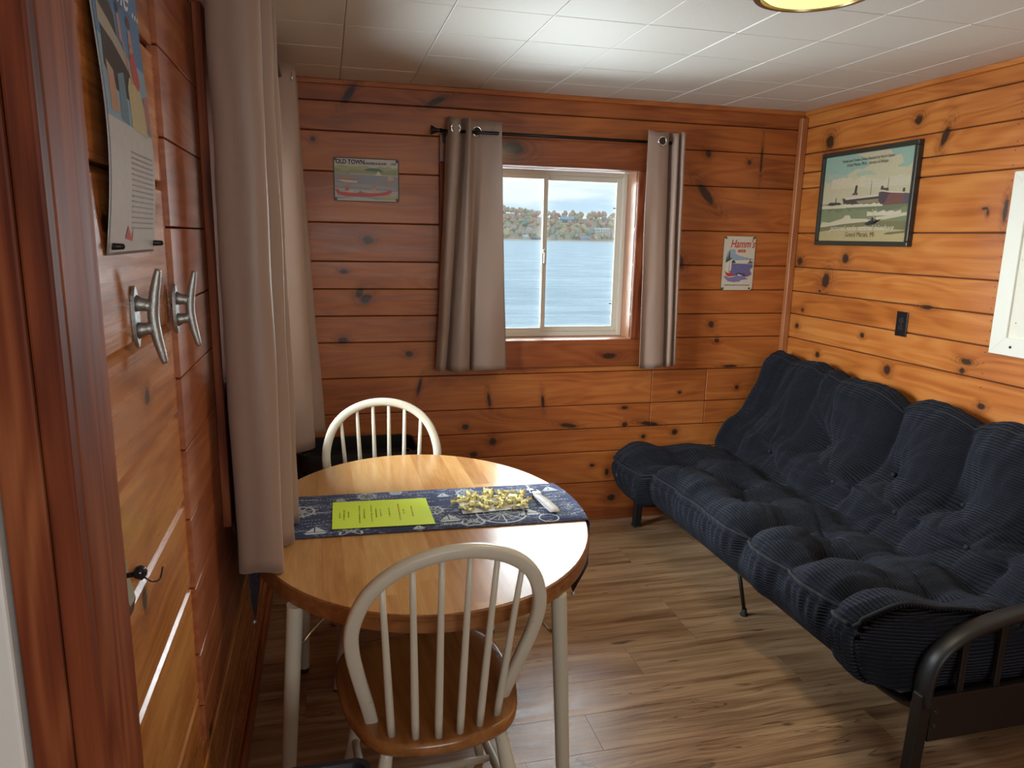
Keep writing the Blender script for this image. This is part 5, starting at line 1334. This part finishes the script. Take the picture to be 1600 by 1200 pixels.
def cleat(y, z, xw, label, s=1.0):
    r = thing('boat_cleat', (xw, y, z), label, 'cleat', 'boat cleats used as wall hooks')
    bm = BM(); prof_ = [(0.024 * math.cos(a) * s, 0.048 * math.sin(a) * s) for a in np.linspace(0, 2 * PI, 24, endpoint=False)]
    prism(bm, [(a * 0.5 + math.copysign(abs(a) ** 1.0, a) * 0.15, b_) for a, b_ in prof_], 0.0005, 0.006, lambda a, b_, c: (xw + c, y + a, z + b_))
    bmesh.ops.bevel(bm, geom=[e for e in bm.edges], offset=0.0012, segments=1, affect='EDGES')
    obj('base_plate', bm, galv, r)
    for dz in (-0.018, 0.018):
        obj('post', tube(BM(), [(xw + 0.004, y, z + dz * 1.15 * s), (xw + 0.012, y, z + dz * 1.05 * s), (xw + 0.020, y, z + dz * s), (xw + 0.027, y, z + dz * 0.9 * s)], [0.0135 * s, 0.0105 * s, 0.0095 * s, 0.0105 * s], 12), galv, r, True)
    pts = [(xw + 0.040, y, z - 0.073 * s), (xw + 0.036, y, z - 0.055 * s), (xw + 0.031, y, z - 0.030 * s), (xw + 0.028, y, z), (xw + 0.031, y, z + 0.030 * s), (xw + 0.036, y, z + 0.055 * s), (xw + 0.040, y, z + 0.073 * s)]
    sp = spline(pts, 4); n_ = len(sp)
    obj('horn_bar', tube(BM(), sp, [(0.0042 + 0.0044 * math.sin(PI * k / (n_ - 1)) ** 0.8) * s for k in range(n_)], 12), galv, r, True)
    return r


cleat(1.222, 1.460, L, 'galvanised boat cleat screwed upright to the wall, larger in view and under the poster')
cleat(1.482, 1.447, LP, 'galvanised boat cleat on the reddish raised panel, closer to the curtain', 0.97)
t = thing('coat_hook', (L, 1.02, 1.06), 'thin steel wall hook plate with black ball knob beside the opening trim', 'hook')
steel = mat('thin_steel_plate', (0.30, 0.28, 0.24), 0.3, 0.9)
bm = BM(); pts = [(0.001, 1.06), (0.012, 1.066), (0.016, 1.085), (0.010, 1.12), (0.006, 1.16), (0.004, 1.21), (0.002, 1.212), (0.0005, 1.20)]
prism(bm, pts, 1.012, 1.042, lambda a, b_, c: (L + a, c, b_)); obj('plate', bm, steel, t)
bm = BM(); tube(bm, [(L + 0.008, 1.026, 1.125), (L + 0.026, 1.026, 1.128)], 0.004, 8); bmesh.ops.create_icosphere(bm, subdivisions=2, radius=0.010, matrix=Matrix.Translation((L + 0.028, 1.026, 1.129)))
obj('knob', bm, mat('black_gloss_plastic', (0.012, 0.012, 0.014), 0.12), t, True)
obj('screw', lathe(BM(), [(0.0, 0.008), (0.004, 0.007), (0.005, 0.003)], (L, 1.027, 1.203), 10, 'x'), MC['polished_steel'], t, True)
t = thing('wire_hook', (L, 1.13, 1.075), 'small bent black wire hook under the third board joint of the left wall', 'hook')
obj('mount', box(BM(), (L + 0.0005, 1.114, 1.075), (L + 0.010, 1.126, 1.097), 0.003), MC['black_gloss_plastic'], t)
obj('wire', tube(BM(), spline([(L + 0.008, 1.12, 1.080), (L + 0.018, 1.126, 1.068), (L + 0.026, 1.14, 1.064), (L + 0.028, 1.155, 1.077)], 5), 0.0014, 8), MC['black_gloss_plastic'], t, True)

t = thing('wall_outlet', (RX, 2.856, 1.17), 'black duplex wall outlet on the right wall under the ship picture', 'outlet')
bp = mat('black_cover_plate', (0.011, 0.011, 0.012), 0.22)
obj('cover_plate', box(BM(), (RX - 0.007, 2.824, 1.172), (RX - 0.0005, 2.893, 1.287), 0.0025, 2), bp, t)
for z in (1.212, 1.247):
    bm = BM(); prism(bm, [(2.8585 + 0.0165 * math.cos(a), z + 0.0135 * max(-0.85, min(0.85, math.sin(a)))) for a in np.linspace(0, 2 * PI, 24, endpoint=False)], 0.0068, 0.0092, lambda a, b_, c: (RX - c, a, b_))
    so_ = obj('socket', bm, mat('black_socket', (0.02, 0.02, 0.021), 0.35), t)
    obj('slots', box(box(BM(), (RX - 0.0095, 2.851, z - 0.002), (RX - 0.0091, 2.853, z + 0.006)), (RX - 0.0095, 2.863, z - 0.002), (RX - 0.0091, 2.8655, z + 0.006)), mat('slot_shadow_black', (0.002, 0.002, 0.002), 0.9), so_)
obj('screw', lathe(BM(), [(0.0, -0.0085), (0.003, -0.008), (0.0035, -0.0068)], (RX, 2.8585, 1.2295), 10, 'x'), mat('dark_steel_screw', (0.15, 0.15, 0.15), 0.3, 1.0), t, True)

# ------------------------------------------------------------------ ceiling lamp
LX, LY = 1.285, 1.855
t = thing('ceiling_lamp', (LX, LY, CZ), 'round flush ceiling lamp with bronze ring and lit yellowish glass', 'lamp')
bronze = mat('brushed_bronze_ring', (0.30, 0.22, 0.13), 0.3, 0.9, var=0.1)
obj('ring', lathe(BM(), [(0.120, CZ - 0.0005), (0.150, CZ - 0.004), (0.160, CZ - 0.03), (0.163, CZ - 0.055), (0.156, CZ - 0.066), (0.138, CZ - 0.068), (0.136, CZ - 0.060)], (LX, LY, 0), 56, cap=False), bronze, t, True, auto=50)
obj('diffuser', lathe(BM(), [(0.1365, CZ - 0.058), (0.125, CZ - 0.066), (0.100, CZ - 0.070), (0.065, CZ - 0.073), (0.03, CZ - 0.0745), (0.0, CZ - 0.075)], (LX, LY, 0), 48, cap=False), emat('lit_opal_glass', (1.0, 0.93, 0.30), 1.05), t, True)
pl = bpy.data.lights.new('ceiling_lamp_bulb', 'AREA'); pl.shape = 'DISK'; pl.size = 0.24; pl.energy = 9.0; pl.color = (1.0, 0.84, 0.55)
po = bpy.data.objects.new('ceiling_lamp_bulb', pl); COL.objects.link(po); po.location = (LX, LY, CZ - 0.080)

# ------------------------------------------------------------------ black basket behind the far chair, bin at the lower edge, appliance behind the curtain
t = thing('mesh_basket', (0.12, 3.52, 0), 'black plastic mesh basket against the back wall behind the far chair', 'basket')
blkp = mat('black_moulded_plastic', (0.011, 0.011, 0.012), 0.4)
bx0, bx1, by0, by1, bh = -0.165, 0.415, 3.38, 3.71, 0.575
rim = [(bx0 + a, by0 + b_) for a, b_ in rounded(bx1 - bx0, by1 - by0, 0.07, 6)]
def shell(bm, outl, zs, sc, ccx, ccy):
    rg = [[bm.verts.new((ccx + (a - ccx) * s, ccy + (b_ - ccy) * s, z)) for a, b_ in outl] for z, s in zip(zs, sc)]
    for i in range(len(rg) - 1):
        for k in range(len(outl)): bm.faces.new((rg[i][k], rg[i][(k + 1) % len(outl)], rg[i + 1][(k + 1) % len(outl)], rg[i + 1][k]))
    return rg
bm = BM(); ccx, ccy = (bx0 + bx1) / 2, (by0 + by1) / 2
shell(bm, rim, (bh - 0.075, bh - 0.012, bh, bh - 0.004, bh - 0.07), (1.0, 1.0, 0.985, 0.955, 0.95), ccx, ccy); obj('rim', bm, blkp, t, True, auto=50)
bm = BM(); shell(bm, rim, (0.06, 0.0, 0.004), (0.90, 0.885, 0.5), ccx, ccy); obj('base', bm, blkp, t)
bm = BM()
NP = 200
per = [np.array(p) for p in rim] + [np.array(rim[0])]; sl = np.r_[0, np.cumsum([np.linalg.norm(per[i + 1] - per[i]) for i in range(len(per) - 1)])]
def pt(s_, z):
    s_ = s_ % sl[-1]; x = np.interp(s_, sl, [p[0] for p in per]); y = np.interp(s_, sl, [p[1] for p in per]); k = 0.90 + 0.095 * (z - 0.06) / (bh - 0.135)
    return (ccx + (x - ccx) * k, ccy + (y - ccy) * k, z)
for d in (-1, 1):
    for i in range(56):
        s0 = sl[-1] * i / 56
        tube(bm, [pt(s0 + d * 0.5 * f, 0.06 + (bh - 0.135) * f) for f in np.linspace(0, 1, 8)], 0.003, 4, cap=False)
go = obj('mesh_wall', bm, blkp, t); go['kind'] = 'stuff'
obj('liner', (lambda bm: (shell(bm, rim, (0.01, bh - 0.07), (0.80, 0.90), ccx, ccy), bm)[1])(BM()), mat('dark_cloth_liner', (0.02, 0.014, 0.012), 0.9), t)

t = thing('waste_bin', (-0.03, 1.13, 0), 'black plastic bin with rounded rim at the lower edge, beside the near chair', 'bin')
wb0 = [( -0.122 + a, 1.045 + b_) for a, b_ in rounded(0.176, 0.225, 0.03, 6)]
bm = BM(); shell(bm, wb0, (0.0, 0.0, 0.57), (0.6, 0.84, 0.97), -0.034, 1.157); obj('body', bm, blkp, t, True, auto=40)
bm = BM(); shell(bm, wb0, (0.565, 0.592, 0.600, 0.598, 0.585, 0.583), (0.985, 1.0, 0.985, 0.90, 0.86, 0.1), -0.034, 1.157); obj('lid', bm, mat('blue_black_plastic', (0.008, 0.012, 0.018), 0.3), t, True, auto=40)

t = thing('wall_appliance', (LP, 2.2, 0.81), 'black boxy wall unit mostly hidden behind the near long curtain', 'appliance')
obj('housing', box(BM(), (LP + 0.0235, 1.93, 0.812), (LP + 0.065, 2.45, 1.21), 0.006, 2), blkp, t)
for k in range(8): obj('grille_slat', box(BM(), (LP + 0.0645, 1.98, 0.86 + k * 0.038), (LP + 0.068, 2.40, 0.88 + k * 0.038), 0.001), mat('charcoal_plastic', (0.02, 0.02, 0.021), 0.5), t)

# ------------------------------------------------------------------ the lake and far shore beyond the back window
m, gg, b = pmat('lake_water')
P = gg.xyz(gg.n('NewGeometry', out='Position')); pv = gg.vec(P[0], P[1])
n1 = gg.noise(gg.vec(gg.m('MULTIPLY', P[0], 0.10), gg.m('MULTIPLY', P[1], 0.28)), 1.0, 5.0, 0.6); n2 = gg.noise(gg.vec(gg.m('MULTIPLY', P[0], 0.9), gg.m('MULTIPLY', P[1], 2.0)), 1.0, 4.0, 0.6)
m.node_tree.links.new(gg.mix(gg.mr(n1, 0.35, 0.7), (0.44, 0.60, 0.66), (0.80, 0.94, 0.98)), b.inputs['Base Color'])  # pale base colour stands in for part of the sky reflection
b.inputs['Roughness'].default_value = 0.25; b.inputs['IOR'].default_value = 1.33
bn = gg.n('Bump', {'Height': gg.m('ADD', n1, gg.m('MULTIPLY', n2, 0.25)), 'Strength': 1.0, 'Distance': 0.8}); m.node_tree.links.new(bn, b.inputs['Normal'])
WZ = -2.4
lk = struct('lake', (200, 600, WZ))
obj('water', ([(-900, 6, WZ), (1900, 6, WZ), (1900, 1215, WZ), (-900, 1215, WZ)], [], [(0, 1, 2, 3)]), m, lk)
hz = lambda x, y: WZ + min(max(0.0, (y - 1204)), 300 + max(0.0, y - 1504) * 0.12) ** 1.12 * 0.079 * (1 + 0.12 * math.sin(x * 0.006) + 0.06 * math.sin(x * 0.021 + 1)) + (1.2 if y > 1206 else 0.0)
gm, gg, b = pmat('hazed_autumn_hillside')
P = gg.n('NewGeometry', out='Position'); py_ = gg.xyz(P)
c = gg.ramp(gg.noise(P, 0.03, 5.0, 0.7), [(0.3, (0.34, 0.33, 0.20)), (0.5, (0.50, 0.36, 0.22)), (0.7, (0.55, 0.32, 0.20))])  # autumn ground tones paled, distance haze is in the colour
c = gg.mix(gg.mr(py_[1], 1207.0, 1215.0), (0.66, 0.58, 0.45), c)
gm.node_tree.links.new(c, b.inputs['Base Color']); b.inputs['Roughness'].default_value = 0.95
xs = np.linspace(-400, 1300, 90); ysx = np.array([1200, 1203.9, 1206, 1209, 1214, 1225, 1250, 1290, 1340, 1400, 1470, 1540, 1600, 1700, 1900])
vv = [(x, y, hz(x, y) - (3 if y < 1201 else 0)) for y in ysx for x in xs]; nx = len(xs)
ff_ = [(i * nx + k, i * nx + k + 1, (i + 1) * nx + k + 1, (i + 1) * nx + k) for i in range(len(ysx) - 1) for k in range(nx - 1)]
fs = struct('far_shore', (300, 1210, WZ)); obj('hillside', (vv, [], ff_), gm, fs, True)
mf, gg, b = pmat('hazed_autumn_foliage')
tint = gg.attr('tint', 'Color'); nz = gg.noise(gg.n('NewGeometry', out='Position'), 0.45, 4.0, 0.7)
mf.node_tree.links.new(gg.mix(nz, gg.mix(0.25, tint, (0.20, 0.22, 0.16)), gg.mix(0.4, tint, (0.85, 0.76, 0.58))), b.inputs['Base Color']); b.inputs['Roughness'].default_value = 0.9  # leaf tint blended paler to paint in distance haze
bark = mat('tree_bark', (0.16, 0.12, 0.09), 0.9)


def tree(kind, seed):
    r = thing('broadleaf_tree' if kind == 0 else 'conifer_tree', (0, 0, 0), '', 'tree')
    rr = random.Random(seed)
    bm = BM()
    if kind == 0:
        for k in range(7):
            a = rr.uniform(0, 2 * PI); d = rr.uniform(0.0, 3.0); rad = rr.uniform(2.2, 3.4)
            bmesh.ops.create_icosphere(bm, subdivisions=2, radius=rad, matrix=Matrix.Translation((d * math.cos(a), d * math.sin(a), rr.uniform(5.0, 10.5))))
        for v in bm.verts:
            v.co += V((noise.noise(v.co * 0.6 + V((seed, 0, 0))), noise.noise(v.co * 0.6 + V((0, seed, 5))), noise.noise(v.co * 0.6 + V((9, 0, seed))))) * 1.3
    else:
        for k in range(6):
            z = 1.5 + k * 2.3; rad = 3.4 * (1 - k / 6.6)
            lathe(bm, [(rad, z), (rad * 0.62, z + 1.4), (rad * 0.15, z + 3.2)], (0, 0, 0), 9)
        for v in bm.verts: v.co += V((rr.uniform(-0.35, 0.35), rr.uniform(-0.35, 0.35), rr.uniform(-0.4, 0.2)))
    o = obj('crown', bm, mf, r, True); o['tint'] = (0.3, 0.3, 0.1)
    obj('trunk', tube(BM(), [(0, 0, -1), (0, 0, 7)], [0.45, 0.2], 7), bark, r, True)
    return r


protos = [tree(0, 1), tree(0, 2), tree(0, 3), tree(1, 4)]
used = [False] * 4
PAL = [((0.62, 0.31, 0.16), 'orange'), ((0.55, 0.26, 0.17), 'rust red'), ((0.66, 0.50, 0.22), 'golden'), ((0.42, 0.46, 0.25), 'green'), ((0.20, 0.30, 0.23), 'dark green')]  # leaf colours, muted and lightened for painted-in haze
rt = random.Random(31); ntree = 0
HOUSE = [(0.2725, 1216.0), (0.2860, 1211.0), (0.358, 1213.0), (0.384, 1330.0), (0.3314, 1440.0), (0.2755, 1300.0)]


def place_tree(x, y, ci, kind, sc):
    global ntree
    k = 3 if kind == 1 else rt.randint(0, 2)
    p = protos[k]
    o = p if not used[k] else copy_tree(p); used[k] = True
    o.location = (x, y, hz(x, y) - 0.3); o.scale = (sc * rt.uniform(0.85, 1.2), sc * rt.uniform(0.85, 1.2), sc * rt.uniform(0.85, 1.15)); o.rotation_euler = (0, 0, rt.uniform(0, 6.28))
    tcol = tuple(max(0.02, c_ + rt.uniform(-0.05, 0.05)) for c_ in PAL[ci][0])
    for ch_ in o.children:
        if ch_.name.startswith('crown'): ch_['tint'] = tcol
    nm = PAL[ci][1]
    lab = '%s %s on the far shore of the lake, seen through the window' % (nm, 'conifer tree' if kind else 'broadleaf tree')
    tag(o, lab, 'tree', '%s trees on the far shore' % nm)
    ntree += 1


for row, (yy2, dx, sc) in enumerate(((1224, 12, 0.72), (1242, 13, 0.9), (1275, 13, 1.1), (1315, 14, 1.2), (1360, 14, 1.2), (1405, 14, 1.2), (1450, 14, 1.2), (1490, 13, 1.2), (1525, 12, 1.15))):
    x = (0.205 if row % 2 else 0.13) * yy2
    while x < (0.43 if row % 2 else 0.49) * yy2:
        xx, y2 = x + rt.uniform(-7, 7), yy2 + rt.uniform(-12, 14)
        x += dx if 0.205 * yy2 < x < 0.43 * yy2 else 24
        if any(abs(xx / y2 - hx_) * y2 < (17 if hy_ < 1250 else 20) and hy_ - 55 < y2 < hy_ + 10 for hx_, hy_ in HOUSE): continue
        if row <= 2: ci = rt.choice([2, 3, 3, 4, 4, 0])
        elif row <= 4: ci = rt.choice([0, 2, 3, 4, 0])
        else: ci = rt.choice([0, 0, 1, 0, 2, 3])
        place_tree(xx, y2, ci, 1 if (ci == 4 and rt.random() < 0.6) else 0, sc * rt.uniform(0.8, 1.15))
place_tree(0.2426 * 1228, 1228, 2, 0, 1.15); place_tree(0.2687 * 1330, 1330, 4, 0, 1.35); place_tree(0.345 * 1235, 1235, 4, 1, 0.95); place_tree(0.3975 * 1238, 1238, 4, 1, 0.95)


def house(xr, y, wd, dp, h, rh, wallc, roofc, label, zup=0.0):
    x = xr * y; z = hz(x, y) + zup
    r = thing('house', (x, y, z), label, 'house')
    obj('wall', box(BM(), (x - wd / 2, y, z - 2), (x + wd / 2, y + dp, z + h)), mat('siding_%s' % wallc[1], wallc[0], 0.7), r)
    bm = BM(); prism(bm, [(-0.6, h), (dp + 0.6, h), (dp / 2, h + rh)], -wd / 2 - 0.6, wd / 2 + 0.6, lambda a, b_, c: (x + c, y + a, z + b_)); obj('roof', bm, mat('roofing_%s' % roofc[1], roofc[0], 0.7), r)
    n_ = max(2, int(wd / 4.5))
    for k in range(n_):
        cx = x - wd / 2 + wd * (k + 0.5) / n_
        wn = obj('window', box(BM(), (cx - 0.8, y - 0.12, z + h * 0.35), (cx + 0.8, y + 0.02, z + h * 0.78)), mat('far_window_trim', (0.6, 0.6, 0.58), 0.5), r)
        obj('pane', box(BM(), (cx - 0.65, y - 0.16, z + h * 0.38), (cx + 0.65, y - 0.1, z + h * 0.75)), mat('far_window_glass', (0.10, 0.13, 0.16), 0.1), wn)


WH, GY, BR = ((0.75, 0.75, 0.73), 'white'), ((0.42, 0.44, 0.46), 'grey'), ((0.16, 0.14, 0.13), 'brown')
house(0.2705, 1218, 9, 7, 3.6, 3.4, WH, ((0.62, 0.62, 0.62), 'pale'), 'small white gabled house near the far shore, left window half')
house(0.2860, 1210.5, 17, 5, 3.4, 2.2, BR, ((0.22, 0.22, 0.23), 'charcoal'), 'dark low cottage right at the water of the far shore')
house(0.358, 1213, 17, 9, 4.2, 3.2, GY, ((0.33, 0.35, 0.38), 'slate'), 'grey house near the far shore, middle of the right window half')
house(0.384, 1330, 30, 10, 5.0, 2.6, WH, ((0.62, 0.62, 0.62), 'pale'), 'long white house halfway up the far hillside')
house(0.3314, 1440, 26, 12, 4.0, 6.0, ((0.20, 0.27, 0.33), 'bluegrey'), ((0.34, 0.48, 0.56), 'blue'), 'large blue-roofed building high on the far hillside', 3.0)
house(0.2755, 1300, 9, 8, 5.0, 2.6, WH, ((0.45, 0.45, 0.45), 'midgrey'), 'narrow white house among trees in the left window half')
